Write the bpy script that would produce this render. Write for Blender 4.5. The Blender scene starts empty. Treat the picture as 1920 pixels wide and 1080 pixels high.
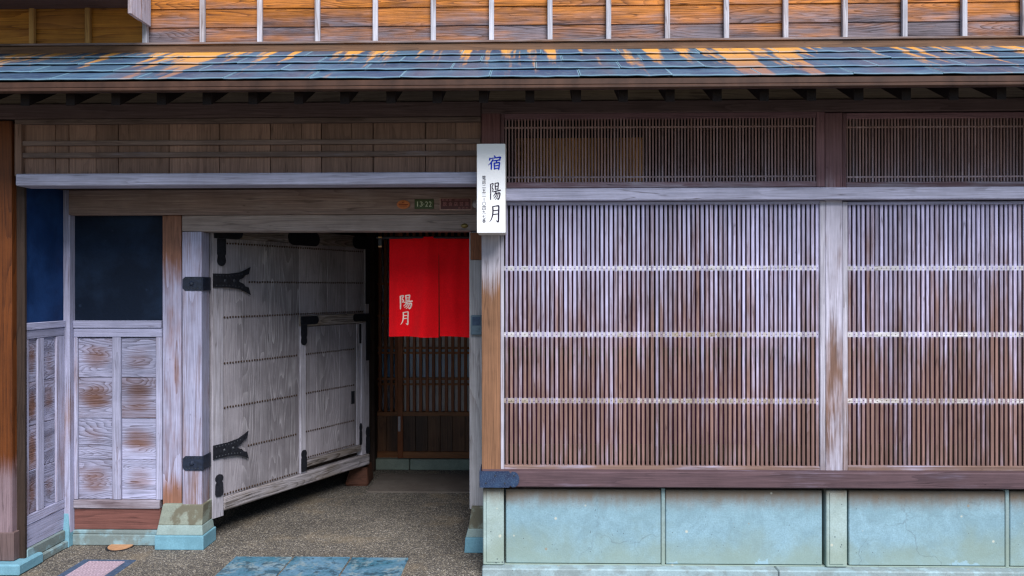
import bpy, bmesh, math, random
from mathutils import Vector, Matrix
random.seed(7)
SC = bpy.context.scene
COL = SC.collection
R = math.radians
# ------------------------------------------------------------------ camera
F, H, YAW, ROLL = 1505.0, 1.543, R(1.29), 0.0011
cam_d = bpy.data.cameras.new("camera"); cam_d.sensor_width = 36.0
cam_d.lens = 36.0*F/1920.0; cam_d.clip_start = .05; cam_d.clip_end = 500
cam = bpy.data.objects.new("camera", cam_d); COL.objects.link(cam)
cam.matrix_world = Matrix.Translation((0, 0, H)) @ Matrix.Rotation(YAW, 4, 'Z') @ Matrix.Rotation(R(90), 4, 'X') @ Matrix.Rotation(-ROLL, 4, 'Z')
SC.camera = cam
# ------------------------------------------------------------------ light
SUN_EL, SUN_AZ = R(46), R(160)          # azimuth from +Y towards +X : in front of the house, over the camera
world = bpy.data.worlds.new("World"); SC.world = world; world.use_nodes = True
wn = world.node_tree; wn.nodes.clear()
sky = wn.nodes.new('ShaderNodeTexSky'); sky.sky_type = 'NISHITA'; sky.sun_disc = False
sky.sun_elevation = SUN_EL; sky.sun_rotation = SUN_AZ; sky.ozone_density = 3.0; sky.air_density = 1.0; sky.dust_density = .6
bg = wn.nodes.new('ShaderNodeBackground'); bg.inputs[1].default_value = .055
wo = wn.nodes.new('ShaderNodeOutputWorld')
wn.links.new(sky.outputs[0], bg.inputs[0]); wn.links.new(bg.outputs[0], wo.inputs[0])
sun_d = bpy.data.lights.new("sun", 'SUN'); sun_d.energy = 2.3; sun_d.angle = R(36); sun_d.color = (1, .975, .985)
sun = bpy.data.objects.new("sun", sun_d); COL.objects.link(sun)
sd = Vector((math.sin(SUN_AZ)*math.cos(SUN_EL), math.cos(SUN_AZ)*math.cos(SUN_EL), math.sin(SUN_EL)))
sun.rotation_euler = sd.to_track_quat('Z', 'Y').to_euler(); sun.location = (0, -3, 8)
SC.view_settings.view_transform = 'Standard'; SC.view_settings.look = 'None'
SC.view_settings.exposure = 1.25; SC.view_settings.gamma = 1.0; SC.view_settings.use_curve_mapping = False
SC.render.engine = 'CYCLES'
SC.cycles.filter_width = 1.3; SC.cycles.max_bounces = 8; SC.cycles.diffuse_bounces = 4

# ------------------------------------------------------------------ measuring: a pixel of the 1920x1080 picture to a place at distance Y
CT, ST = math.cos(YAW), math.sin(YAW)
def X(px, Y):
    dx = (px-960)/F
    return Y*(-ST+dx*CT)/(CT+dx*ST)
def Z(py, Y, px=960):
    dx = (px-960)/F
    return H + Y*((540-(py+ROLL*(px-960)))/F)/(CT+dx*ST)

# ------------------------------------------------------------------ node helper
class NT:
    def __init__(s, name):
        s.m = bpy.data.materials.new(name); s.m.use_nodes = True
        s.t = s.m.node_tree; s.t.nodes.clear()
        s.out = s.t.nodes.new('ShaderNodeOutputMaterial')
        s.b = s.t.nodes.new('ShaderNodeBsdfPrincipled')
        s.t.links.new(s.b.outputs[0], s.out.inputs[0])
    def L(s, sock, v):
        if v is None: return
        if isinstance(v, bpy.types.NodeSocket): s.t.links.new(v, sock)
        elif isinstance(v, (tuple, list)) and sock.type == 'RGBA' and len(v) == 3: sock.default_value = (*v, 1)
        else: sock.default_value = v
    def math(s, op, a, b=None, c=None, clamp=False):
        n = s.t.nodes.new('ShaderNodeMath'); n.operation = op; n.use_clamp = clamp
        s.L(n.inputs[0], a); s.L(n.inputs[1], b); s.L(n.inputs[2], c); return n.outputs[0]
    def vmath(s, op, a, b=None):
        n = s.t.nodes.new('ShaderNodeVectorMath'); n.operation = op
        s.L(n.inputs[0], a); s.L(n.inputs[1], b); return n.outputs[0]
    def noise(s, v, scale, detail=2, rough=.5, dist=0, col=False):
        n = s.t.nodes.new('ShaderNodeTexNoise'); s.L(n.inputs['Vector'], v)
        n.inputs['Scale'].default_value = scale; n.inputs['Detail'].default_value = detail
        n.inputs['Roughness'].default_value = rough; n.inputs['Distortion'].default_value = dist
        return n.outputs['Color' if col else 'Fac']
    def voro(s, v, scale, feature='F1', out='Distance', rnd=1):
        n = s.t.nodes.new('ShaderNodeTexVoronoi'); n.feature = feature; s.L(n.inputs['Vector'], v)
        n.inputs['Scale'].default_value = scale; n.inputs['Randomness'].default_value = rnd
        return n.outputs[out]
    def rng(s, v, a, b, c=0, d=1, smooth=False):
        n = s.t.nodes.new('ShaderNodeMapRange'); n.clamp = True
        if smooth: n.interpolation_type = 'SMOOTHSTEP'
        s.L(n.inputs[0], v)
        for i, q in enumerate((a, b, c, d)): s.L(n.inputs[1+i], q)
        return n.outputs[0]
    def mix(s, f, a, b, mode='MIX'):
        n = s.t.nodes.new('ShaderNodeMix'); n.data_type = 'RGBA'; n.blend_type = mode; n.clamp_factor = True
        s.L(n.inputs[0], f); s.L(n.inputs[6], a); s.L(n.inputs[7], b); return n.outputs[2]
    def ramp(s, f, stops):
        n = s.t.nodes.new('ShaderNodeValToRGB'); s.L(n.inputs[0], f); e = n.color_ramp.elements
        while len(e) < len(stops): e.new(.5)
        for i, (p, c) in enumerate(stops): e[i].position = p; e[i].color = (*c, 1)
        return n.outputs[0]
    def comb(s, x, y, z):
        n = s.t.nodes.new('ShaderNodeCombineXYZ')
        for i, q in enumerate((x, y, z)): s.L(n.inputs[i], q)
        return n.outputs[0]
    def sep(s, v):
        n = s.t.nodes.new('ShaderNodeSeparateXYZ'); s.L(n.inputs[0], v); return n.outputs
    def obj(s):
        n = s.t.nodes.new('ShaderNodeTexCoord'); return n.outputs['Object']
    def gen(s):
        n = s.t.nodes.new('ShaderNodeTexCoord'); return n.outputs['Generated']
    def pos(s):
        n = s.t.nodes.new('ShaderNodeNewGeometry'); return n.outputs['Position']
    def rand(s):
        n = s.t.nodes.new('ShaderNodeObjectInfo'); return n.outputs['Random']
    def bump(s, h, strength=.3, dist=.005):
        n = s.t.nodes.new('ShaderNodeBump'); s.L(n.inputs['Height'], h)
        n.inputs['Strength'].default_value = strength; n.inputs['Distance'].default_value = dist
        s.t.links.new(n.outputs[0], s.b.inputs['Normal'])
    def done(s, col=None, rough=.7, spec=.3, metal=0):
        s.L(s.b.inputs['Base Color'], col); s.L(s.b.inputs['Roughness'], rough)
        s.L(s.b.inputs['Specular IOR Level'], spec); s.L(s.b.inputs['Metallic'], metal)
        return s.m

def wood(name, light, dark, axis='Z', pale=None, wz=None, wn=.9, wr=.35, rings=9, rs=7, st=.13, ringk=.75,
         rough=.75, bump=.35, var=.16, stain=None, stk=0, spec=.25, soft=.28, rails=False, centre=0, crack=.6, pd=.52, lo=.25, fib=.28):
    """Grain: contour lines of a stretched noise.  pale = colour of sun-bleached wood, wz = (z0, amount, z1, amount, ...) up the wall."""
    n = NT(name)
    r = n.rand()
    o = n.vmath('ADD', n.obj(), n.comb(n.math('MULTIPLY', r, 37.1), n.math('MULTIPLY', r, 91.7), n.math('MULTIPLY', r, 53.3)))
    sc = {'X': (st, 1, 1), 'Y': (1, st, 1), 'Z': (1, 1, st)}[axis]
    v = n.vmath('MULTIPLY', o, sc)
    base = n.noise(v, rs, 1.5, .35, .25)
    wob = n.noise(v, rs*6, 2, .5)
    ph = n.math('ADD', n.math('MULTIPLY', base, rings*2.6), n.math('MULTIPLY', wob, .55))
    saw = n.math('FRACT', ph)
    late = n.math('MULTIPLY', n.math('POWER', saw, 2.6), n.rng(n.noise(o, 5, 3, .6), .32, .62, lo, 1))                                   # slow rise, sharp edge: early to late wood
    fs = {'X': (.02, 1, 1), 'Y': (1, .02, 1), 'Z': (1, 1, .02)}[axis]
    fine = n.noise(n.vmath('MULTIPLY', o, fs), 210, 3, .65)
    big = n.noise(v, rs*.45, 2, .5)
    col = n.mix(n.math('MULTIPLY', late, ringk), light, dark)
    if stain is not None:
        col = n.mix(n.math('MULTIPLY', n.rng(big, .42, .62, 0, 1, True), stk), col, stain)
    m = None
    if pale is not None:
        z = n.sep(n.pos())[2]
        if wz is None: amt = .5
        else:
            amt = n.rng(z, wz[0], wz[2], wz[1], wz[3])
            for i in range(2, len(wz)-3, 2):                            # further stretches of wall
                seg = n.rng(z, wz[i], wz[i+2], 0, wz[i+3]-wz[i+1])
                amt = n.math('ADD', amt, seg)
        patch = n.noise(n.vmath('MULTIPLY', o, {'X': (.22, 1, 1), 'Y': (1, .22, 1), 'Z': (1, 1, .22)}[axis]), 9, 4, .62)
        s_ = n.math('ADD', amt, n.math('MULTIPLY', n.math('SUBTRACT', patch, .5), wn*2))
        s_ = n.math('ADD', s_, n.math('MULTIPLY', n.math('SUBTRACT', r, .5), wr*2))
        s_ = n.math('SUBTRACT', s_, n.math('MULTIPLY', late, .16))
        s_ = n.math('ADD', s_, n.math('MULTIPLY', n.math('SUBTRACT', fine, .5), .5))
        if centre:                                                      # boards keep their brown where the middle stands proud
            g = n.sep(n.gen()); gx = n.math('ABSOLUTE', n.math('SUBTRACT', g[1 if axis == 'Y' else 0], .5)); gz = n.math('ABSOLUTE', n.math('SUBTRACT', g[2], .5))
            gw = n.math('MULTIPLY', n.math('SUBTRACT', n.noise(v, 8, 4, .6), .5), 1.6)
            gd = n.math('ADD', n.math('ADD', n.math('MULTIPLY', n.math('MULTIPLY', gx, gx), 4.0), n.math('MULTIPLY', n.math('MULTIPLY', gz, gz), 6.0)), gw)
            s_ = n.math('SUBTRACT', s_, n.math('MULTIPLY', n.rng(gd, -.1, .85, 1, -.3), centre))
        if rails:                                                       # weather bites where the cross rails are let in
            for zr_ in (1.649, 1.293, .937):
                s_ = n.math('ADD', s_, n.rng(n.math('ABSOLUTE', n.math('SUBTRACT', z, zr_)), .012, .022, .42, 0))
        m = n.rng(s_, .5-soft, .5+soft, 0, 1, True)
        pc = n.mix(n.math('MULTIPLY', late, .55 if pd > .4 else 1.0), pale, tuple(c*pd for c in pale))
        col = n.mix(m, col, pc)
    cv = n.vmath('MULTIPLY', o, {'X': (.035, 1, 1), 'Y': (1, .035, 1), 'Z': (1, 1, .035)}[axis])
    cn = n.noise(cv, 26, 2, .55, .1)
    ck = n.math('MULTIPLY', n.rng(n.math('ABSOLUTE', n.math('SUBTRACT', cn, .5)), .0, .014, 1, 0), n.rng(n.noise(o, 3.3, 3, .6), .5, .6, 0, crack))
    col = n.mix(ck, col, tuple(c*.25 for c in dark))
    gr = n.noise(n.pos(), 2.6, 6, .68, .3)
    sp = n.math('MULTIPLY', n.rng(n.voro(n.vmath('MULTIPLY', o, {'X': (.5, 1, 1), 'Y': (1, .5, 1), 'Z': (1, 1, .5)}[axis]), 21), .03, .09, 1, 0), n.math('GREATER_THAN', n.noise(o, 4, 2), .56))
    col = n.mix(n.math('MULTIPLY', sp, .45), col, tuple(c*.35 for c in dark))
    k = n.math('ADD', 1-var, n.math('MULTIPLY', n.math('FRACT', n.math('MULTIPLY', r, 17.3)), 2*var))
    k = n.math('MULTIPLY', k, n.rng(fine, .3, .7, 1-fib, 1+fib*.8))
    k = n.math('MULTIPLY', n.math('MULTIPLY', k, n.rng(big, .3, .7, .86, 1.1)), n.rng(gr, .3, .7, .80, 1.14))
    kc = n.comb(k, k, k)
    col = n.mix(1.0, col, kc, 'MULTIPLY')
    h = n.math('SUBTRACT', n.math('ADD', n.math('MULTIPLY', late, -.7), n.math('MULTIPLY', fine, .9)), n.math('MULTIPLY', ck, 1.5))
    n.bump(h, bump, .0035)
    return n.done(col, rough, spec)

# ------------------------------------------------------------------ materials (base colours; bleached woods tinted blue for the sky light)
BL = (.39, .39, .545)           # sun-bleached silver wood with the blue of sky light mixed in
M = {}
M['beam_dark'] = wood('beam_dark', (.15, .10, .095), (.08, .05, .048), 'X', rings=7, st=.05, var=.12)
M['beam_dark_v'] = wood('beam_dark_vertical', (.095, .06, .058), (.04, .024, .024), 'Z', rings=7, st=.06, var=.12)
M['frieze'] = wood('frieze_wood', (.21, .17, .14), (.12, .095, .08), 'X', rings=6, st=.05, stain=(.24, .17, .07), stk=.5)
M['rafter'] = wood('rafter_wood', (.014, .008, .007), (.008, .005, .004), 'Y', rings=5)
M['panel_board'] = wood('panel_board', (.27, .165, .125), (.17, .10, .078), 'Z', rings=5, rs=8, st=.1, var=.14)
M['panel_rail'] = wood('panel_rail', (.21, .15, .13), (.12, .08, .07), 'X', rings=5, st=.05, pale=BL, wz=(0, .1, 1, .1), wr=.1)
M['bleach_x'] = wood('bleached_beam', (.27, .17, .13), (.16, .09, .07), 'X', pale=(.47, .47, .61), wz=(0, .93, 1, .93), wn=.42, wr=.05, rings=6, st=.05, var=.05)
M['bleach_z'] = wood('bleached_post', (.27, .155, .115), (.15, .08, .06), 'Z', pale=(.385, .385, .525), wz=(.2, .72, 1.9, .78), wn=.6, wr=.08, rings=6, st=.06, var=.07)
M['bleach_z2'] = wood('side_post', (.27, .13, .085), (.15, .07, .05), 'Z', pale=(.385, .385, .525), wz=(.25, .1, .45, .72, 1.55, .75, 1.78, .1), wn=.6, wr=.08, rings=6, st=.06, var=.05)
M['lintel'] = wood('door_lintel', (.30, .21, .18), (.2, .135, .12), 'X', pale=(.40, .33, .31), wz=(0, .5, 1, .5), wn=.5, rings=6, st=.05)
M['lintel2'] = wood('gate_lintel', (.29, .235, .215), (.2, .155, .145), 'X', pale=(.36, .30, .28), wz=(0, .5, 1, .5), wn=.5, rings=6, st=.05)
M['column_up'] = wood('column_upper', (.20, .095, .095), (.12, .055, .058), 'Z', rings=5, st=.05)
M['column'] = wood('column_wood', (.25, .125, .066), (.145, .07, .04), 'Z', pale=(.52, .49, .55), wz=(1.1, -.25, 1.45, .05, 1.75, 1.05, 2.03, .9, 2.15, -.5), wn=.5, wr=.03, rings=6, st=.04, rs=9, var=.05)
M['column_c'] = wood('column_mid_wood', (.20, .115, .085), (.12, .066, .05), 'Z', pale=(.47, .45, .54), wz=(.5, .5, 1.1, .38, 1.4, .8, 2.03, 1.0, 2.3, .0), wn=.75, wr=.03, rings=6, st=.05, var=.05)
M['lat_frame_z'] = wood('lattice_stile', (.22, .13, .10), (.13, .075, .06), 'Z', pale=(.52,.50,.58), wz=(.45, .5, 1.2, .72, 2.03, .95), wn=.5, wr=.1, rings=5, st=.05)
M['lat_frame_x'] = wood('lattice_frame_rail', (.22, .14, .11), (.13, .08, .065), 'X', pale=BL, wz=(.5, .35, 1.2, .6, 2.03, .85), wn=.7, wr=.1, rings=5, st=.05)
M['tran_frame_x'] = wood('transom_frame', (.22, .125, .14), (.13, .072, .085), 'X', pale=(.36, .33, .39), wz=(2.12, .5, 2.2, .0), wn=.6, wr=.05, rings=5, st=.05)
M['tran_frame_z'] = wood('transom_stile', (.21, .115, .125), (.125, .066, .076), 'Z', pale=(.36, .33, .39), wz=(2.1, .35, 2.3, -.1), wn=.5, wr=.05, rings=5, st=.05)
M['slat'] = wood('lattice_slat', (.215, .128, .108), (.12, .066, .06), 'Z', pale=(.48, .455, .64), wz=(.5, -.1, .95, .03, 1.3, .33, 1.66, .70, 2.0, .98), wn=1.0, wr=.2, soft=.6, rails=True, rings=5, rs=20, st=.04, var=.2, ringk=.6, bump=.2)
M['cross'] = wood('cross_rail_wood', (.33, .27, .2), (.22, .17, .12), 'X', pale=(.58, .56, .57), wz=(.9, .45, 1.25, .62, 1.7, 1.0), wn=.9, wr=.1, rings=5, rs=25, st=.3, bump=.3)
M['tslat'] = wood('transom_slat_wood', (.30, .185, .17), (.19, .115, .11), 'Z', pale=(.42, .36, .42), wz=(2.12, .5, 2.25, .1), wn=.4, wr=.15, soft=.6, rings=4, rs=20, st=.05, var=.18, bump=.15)
M['tslat_back'] = wood('inner_slat_wood', (.80, .40, .12), (.6, .28, .08), 'Z', rings=4, rs=20, st=.05, var=.2, bump=.15)  # orange base brightened to carry the warm glow behind the transom
M['sill'] = wood('sill_wood', (.105, .064, .072), (.055, .034, .042), 'X', pale=(.21, .18, .25), wz=(0, .2, 1, .2), wn=.8, wr=.0, rings=6, rs=9, st=.05)
M['orange_post'] = wood('varnished_post', (.125, .036, .008), (.035, .010, .004), 'Z', pale=(.22, .155, .17), wz=(.25, .95, .5, .75, .85, -.4), wn=.3, wr=0, rings=6, rs=8, st=.06, rough=.5, var=.04, ringk=.85)
M['shoe'] = wood('post_shoe', (.17, .115, .11), (.14, .09, .085), 'Z', rings=3, ringk=.3, bump=.1, rough=.55)
M['siding'] = wood('siding_board', (.47, .16, .02), (.045, .015, .013), 'X', pale=(.165, .135, .155), wz=(2.90, .80, 2.99, .66, 3.03, .5, 3.14, .1), wn=1.05, wr=.1, rings=16, rs=10, st=.06, ringk=.8, pd=.25, lo=.35, fib=.6, soft=.4, rough=.6, var=.14, bump=.8)
M['siding_warm'] = wood('siding_board_varnished', (.50, .22, .035), (.17, .055, .012), 'X', rings=6, rs=5, st=.08, ringk=.8, rough=.5, var=.2, stain=(.2, .09, .05), stk=.45)
M['batten'] = wood('siding_batten', (.33, .25, .22), (.2, .15, .14), 'Z', pale=(.47, .47, .52), wz=(2.85, .85, 3.1, .7), wn=.5, wr=.2, rings=4, rs=20, st=.06, bump=.25)
M['batten_warm'] = wood('siding_batten_warm', (.52, .30, .10), (.3, .15, .05), 'Z', rings=4, rs=20, st=.06, bump=.25)
M['skirt'] = wood('skirting_board', (.17, .095, .055), (.08, .045, .03), 'X', pale=(.27, .215, .21), wz=(2.84, .2, 2.885, .2, 2.89, .7), wn=.7, wr=.1, rings=6, st=.05)
M['wing'] = wood('wing_board', (.30, .16, .09), (.12, .06, .05), 'Z', pale=(.47, .46, .56), wz=(2.9, .6, 3.3, .45), wn=.9, wr=.3, rings=6, rs=14, st=.06)
M['wains'] = wood('wainscot_board', (.20, .10, .07), (.11, .055, .042), 'X', pale=(.39, .395, .545), wz=(.2, .70, 1.3, .72), wn=.55, wr=.22, centre=.34, rings=13, rs=9, st=.16, ringk=.8, pd=.34, lo=.45, soft=.42, bump=.8)
M['wains_y'] = wood('wainscot_board_side', (.20, .10, .07), (.11, .055, .042), 'Y', pale=(.39, .395, .545), wz=(.2, .6, 1.3, .66), wn=.55, wr=.22, centre=.34, rings=13, rs=9, st=.16, ringk=.8, pd=.34, lo=.45, soft=.42, bump=.8)
M['wains_fx'] = wood('wainscot_rail', (.25, .14, .11), (.15, .085, .07), 'X', pale=(.385, .39, .54), wz=(.2, .85, 1.3, .85), wn=.5, wr=.1, rings=5, st=.06)
M['wains_fy'] = wood('wainscot_rail_side', (.25, .14, .11), (.15, .085, .07), 'Y', pale=(.385, .39, .54), wz=(.2, .85, 1.3, .85), wn=.5, wr=.1, rings=5, st=.06)
M['wains_fz'] = wood('wainscot_stile', (.25, .13, .10), (.15, .08, .065), 'Z', pale=(.40, .40, .535), wz=(.2, .8, 1.3, .8), wn=.5, wr=.1, rings=5, st=.06)
M['red_board'] = wood('red_skirting', (.15, .062, .05), (.085, .035, .03), 'X', pale=(.3, .25, .27), wz=(0, .1, .3, .15), wn=.5, rings=5, st=.05)
M['grey_rail'] = wood('grey_rail', (.17, .12, .13), (.10, .07, .075), 'X', pale=(.36, .33, .38), wz=(0, .5, .3, .5), wn=.5, rings=5, st=.05)
M['door'] = wood('door_plank', (.22, .20, .215), (.50, .475, .495), 'Z', rings=10, rs=5.5, st=.11, ringk=.85, lo=.12, var=.06, bump=.6, rough=.65, stain=(.31, .285, .31), stk=.8)
M['door_fr'] = wood('door_frame_wood', (.28, .25, .25), (.18, .155, .155), 'Z', pale=(.42, .40, .45), wz=(.2, .7, 1.9, .5), wn=.4, wr=.05, rings=5, st=.05, var=.06)
M['door_rail'] = wood('door_rail_wood', (.24, .20, .17), (.05, .035, .025), 'X', pale=(.40, .37, .39), wz=(.1, .6, 1.9, .3), wn=.9, wr=.0, rings=6, rs=9, st=.12, bump=1.0, ringk=.9)
M['jamb'] = wood('jamb_wood', (.36, .30, .27), (.25, .2, .18), 'Z', pale=(.47, .455, .47), wz=(.3, .8, 1.8, .8), wn=.45, wr=0, rings=5, st=.05)
M['inner'] = wood('inner_door_wood', (.20, .06, .018), (.10, .028, .01), 'Z', rings=5, rs=12, st=.06, rough=.5)
M['inner_x'] = wood('inner_rail_wood', (.22, .085, .03), (.12, .042, .016), 'X', rings=5, rs=12, st=.06, rough=.5)
M['inner_board'] = wood('inner_door_board', (.13, .06, .03), (.04, .018, .01), 'Z', rings=6, rs=10, st=.06, rough=.5, stain=(.03, .018, .014), stk=.8)
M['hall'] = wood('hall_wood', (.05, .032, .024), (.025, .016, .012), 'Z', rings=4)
M['plate_wood'] = wood('name_plate_wood', (.24, .085, .035), (.14, .045, .02), 'Z', rings=5, rs=25, st=.06, rough=.5)
M['wedge'] = wood('wedge_wood', (.085, .034, .02), (.04, .016, .01), 'X', rings=5, rs=15, st=.2)

def plain(name, col, rough=.6, spec=.3, metal=0, ns=40, nk=.25, bump=0):
    n = NT(name); v = n.obj()
    f = n.noise(v, ns, 4, .6)
    k = n.rng(f, .3, .7, 1-nk, 1+nk)
    c = n.mix(1.0, col, n.comb(k, k, k), 'MULTIPLY')
    if bump: n.bump(f, bump, .003)
    return n.done(c, rough, spec, metal)

def plaster(name, c0, c1):
    n = NT(name); v = n.pos()
    a = n.noise(v, 4, 5, .6, .3); b = n.noise(v, 70, 3, .6)
    c = n.mix(n.rng(a, .35, .7, 0, 1, True), c0, c1)
    d = n.voro(v, 13); blot = n.rng(d, .05, .17, 1, 0, True)
    gate = n.rng(n.noise(v, 5, 2), .52, .6)
    c = n.mix(n.math('MULTIPLY', n.math('MULTIPLY', blot, gate), .35), c, tuple(x*1.8+.012 for x in c1))
    c = n.mix(n.math('MULTIPLY', b, .35), c, tuple(x*.6 for x in c0))
    n.bump(n.math('ADD', a, n.math('MULTIPLY', b, .3)), .25, .01)
    return n.done(c, n.rng(a, .3, .7, .55, .8), .12)
M['plaster'] = plaster('dark_navy_plaster', (.006, .012, .026), (.014, .028, .058))
M['plaster_blue'] = plaster('blue_plaster', (.008, .030, .105), (.018, .062, .20))

def stone(name, c0, c1, z_top=None, z_bot=None, moss=0, chips=0, spots=1):
    n = NT(name); v = n.pos(); z = n.sep(v)[2]
    a = n.noise(v, 3.2, 5, .6, .4); b = n.noise(v, 120, 3, .7); m = n.noise(v, 11, 4, .6)
    c = n.mix(n.rng(a, .3, .7, 0, 1, True), c0, c1)
    c = n.mix(n.rng(n.noise(v, 8, 6, .72, .5), .38, .66, 0, .55, True), c, tuple(x*.72 for x in c0))
    c = n.mix(n.rng(b, .35, .72, 0, .6), c, tuple(x*.66 for x in c0))
    if z_top is not None:                                             # rusty brown run-off under the sill
        e = n.math('ADD', z, n.math('MULTIPLY', n.math('SUBTRACT', m, .5), .075))
        e = n.math('ADD', e, n.math('MULTIPLY', n.math('SUBTRACT', n.noise(n.vmath('MULTIPLY', v, (1, 1, .1)), 40, 3), .5), .04))
        c = n.mix(n.rng(e, z_top-.13, z_top-.005, 0, .9, True), c, (.17, .115, .07))
    if z_bot is not None:                                             # green-yellow algae low down
        e = n.math('ADD', z, n.math('MULTIPLY', n.math('SUBTRACT', a, .5), .5))
        c = n.mix(n.rng(e, z_bot+.22, z_bot-.02, 0, .6, True), c, (.25, .31, .235))
    if spots:
        d = n.voro(v, 34); g = n.voro(v, 34, out='Color'); gr = n.sep(g)
        rad = n.math('MULTIPLY', gr[1], .2)
        s1 = n.math('MULTIPLY', n.math('LESS_THAN', d, rad), n.math('GREATER_THAN', gr[0], .74))
        c = n.mix(n.math('MULTIPLY', s1, .75), c, (.07, .09, .10))
        d2 = n.voro(v, 13); g2 = n.sep(n.voro(v, 13, out='Color'))
        e2 = n.math('ADD', d2, n.math('MULTIPLY', n.math('SUBTRACT', m, .5), .16))
        s2 = n.math('MULTIPLY', n.rng(e2, .07, .12, 1, 0), n.math('GREATER_THAN', g2[0], .66))
        c = n.mix(n.math('MULTIPLY', s2, .8), c, (.52, .53, .44))
        s3 = n.math('MULTIPLY', n.rng(e2, .05, .10, 1, 0), n.math('LESS_THAN', g2[0], .2))
        c = n.mix(n.math('MULTIPLY', s3, .6), c, (.30, .21, .12))
    if chips:                                                         # hairline cracks
        wv = n.vmath('ADD', v, n.vmath('MULTIPLY', n.noise(v, 7, 3, .6, 0, True), (.18, .18, .18)))
        ce_ = n.voro(wv, 2.1, 'DISTANCE_TO_EDGE')
        c = n.mix(n.math('MULTIPLY', n.rng(ce_, .002, .008, 1, 0), n.rng(n.noise(v, 1.7, 2), .5, .58, 0, .38)), c, (.10, .13, .14))
    if moss:
        e = n.math('ADD', m, n.math('MULTIPLY', n.math('SUBTRACT', a, .5), .8))
        c = n.mix(n.rng(e, .42, .58, 0, moss, True), c, (.12, .105, .07))
    if chips:
        e = n.math('ADD', n.noise(v, 6, 5, .65, .6), n.math('MULTIPLY', n.math('SUBTRACT', z, chips), -1.6))
        c = n.mix(n.rng(e, .565, .585, 0, .6), c, (.31, .48, .58))
    n.bump(n.math('ADD', n.math('MULTIPLY', m, .6), n.math('MULTIPLY', b, .5)), .35, .006)
    return n.done(c, .85, .2)
M['tuff'] = stone('green_tuff', (.23, .37, .425), (.285, .455, .54), z_top=.465, z_bot=.08, chips=.06)
M['tuff_edge'] = stone('green_tuff_joint', (.26, .36, .36), (.33, .43, .43), z_bot=.1)
M['tuff_pillar'] = stone('green_tuff_pillar', (.35, .45, .43), (.42, .55, .55), z_top=.50, z_bot=.12)
M['ledge'] = stone('stone_ledge', (.30, .42, .45), (.40, .53, .57), moss=.35)
M['base_blue'] = stone('blue_stone', (.16, .34, .42), (.20, .41, .50), spots=0)
M['base_moss'] = stone('mossy_stone', (.24, .27, .22), (.30, .33, .27), moss=.85)
M['base_mid'] = stone('pale_green_stone', (.28, .37, .35), (.34, .43, .41), moss=.15, spots=0)
M['thresh'] = stone('threshold_stone', (.20, .24, .20), (.25, .30, .24), spots=0)
M['strip'] = stone('stone_strip', (.22, .36, .40), (.30, .42, .44), moss=.55, spots=0)

def ground_mat():
    n = NT('exposed_aggregate'); v = n.pos()
    c1 = n.sep(n.voro(v, 150, out='Color')); d1 = n.voro(v, 150)
    big = n.noise(v, 1.6, 4, .6); mid = n.noise(v, 9, 3, .6)
    peb = n.ramp(c1[0], [(0, (.05, .048, .052)), (.3, (.105, .10, .09)), (.6, (.20, .175, .14)), (.85, (.33, .29, .215)), (1, (.52, .48, .42))])
    c = n.mix(n.rng(d1, .35, .62, 0, .75), peb, (.075, .065, .055))
    k = n.math('MULTIPLY', n.rng(big, .3, .7, .78, 1.2), n.rng(mid, .3, .7, .85, 1.12))
    c = n.mix(1.0, c, n.comb(k, k, k), 'MULTIPLY')
    x, y, z = n.sep(v)
    tan = n.math('MULTIPLY', n.rng(n.noise(v, 2.3, 5, .65), .54, .66, 0, 1, True), .2)
    c = n.mix(tan, c, (.36, .27, .16))
    n.bump(n.math('SUBTRACT', 1, d1), .7, .006)
    return n.done(c, .85, .25)
M['ground'] = ground_mat()

def slab_mat():
    n = NT('blue_slate'); r = n.rand()
    v = n.vmath('ADD', n.obj(), n.comb(n.math('MULTIPLY', r, 31), n.math('MULTIPLY', r, 17), 0))
    a = n.noise(v, 5, 5, .65, .5); b = n.noise(v, 60, 3, .6); e = n.noise(v, 9, 6, .7, .4)
    c = n.mix(n.rng(a, .3, .65, 0, 1, True), (.035, .15, .21), (.12, .24, .34))
    c = n.mix(n.rng(e, .51, .58, 0, .75), c, (.25, .32, .33))
    c = n.mix(n.rng(n.noise(v, 14, 6, .7, .3), .53, .6, 0, .8), c, (.025, .06, .085))
    c = n.mix(n.rng(b, .45, .7, 0, .5), c, (.03, .06, .08))
    n.bump(n.math('ADD', e, n.math('MULTIPLY', b, .4)), .4, .006)
    return n.done(c, n.rng(a, .3, .7, .35, .7), .45)
M['slab'] = slab_mat()
M['slab_brown'] = stone('worn_step_stone', (.15, .125, .105), (.19, .165, .14), spots=0)

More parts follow.
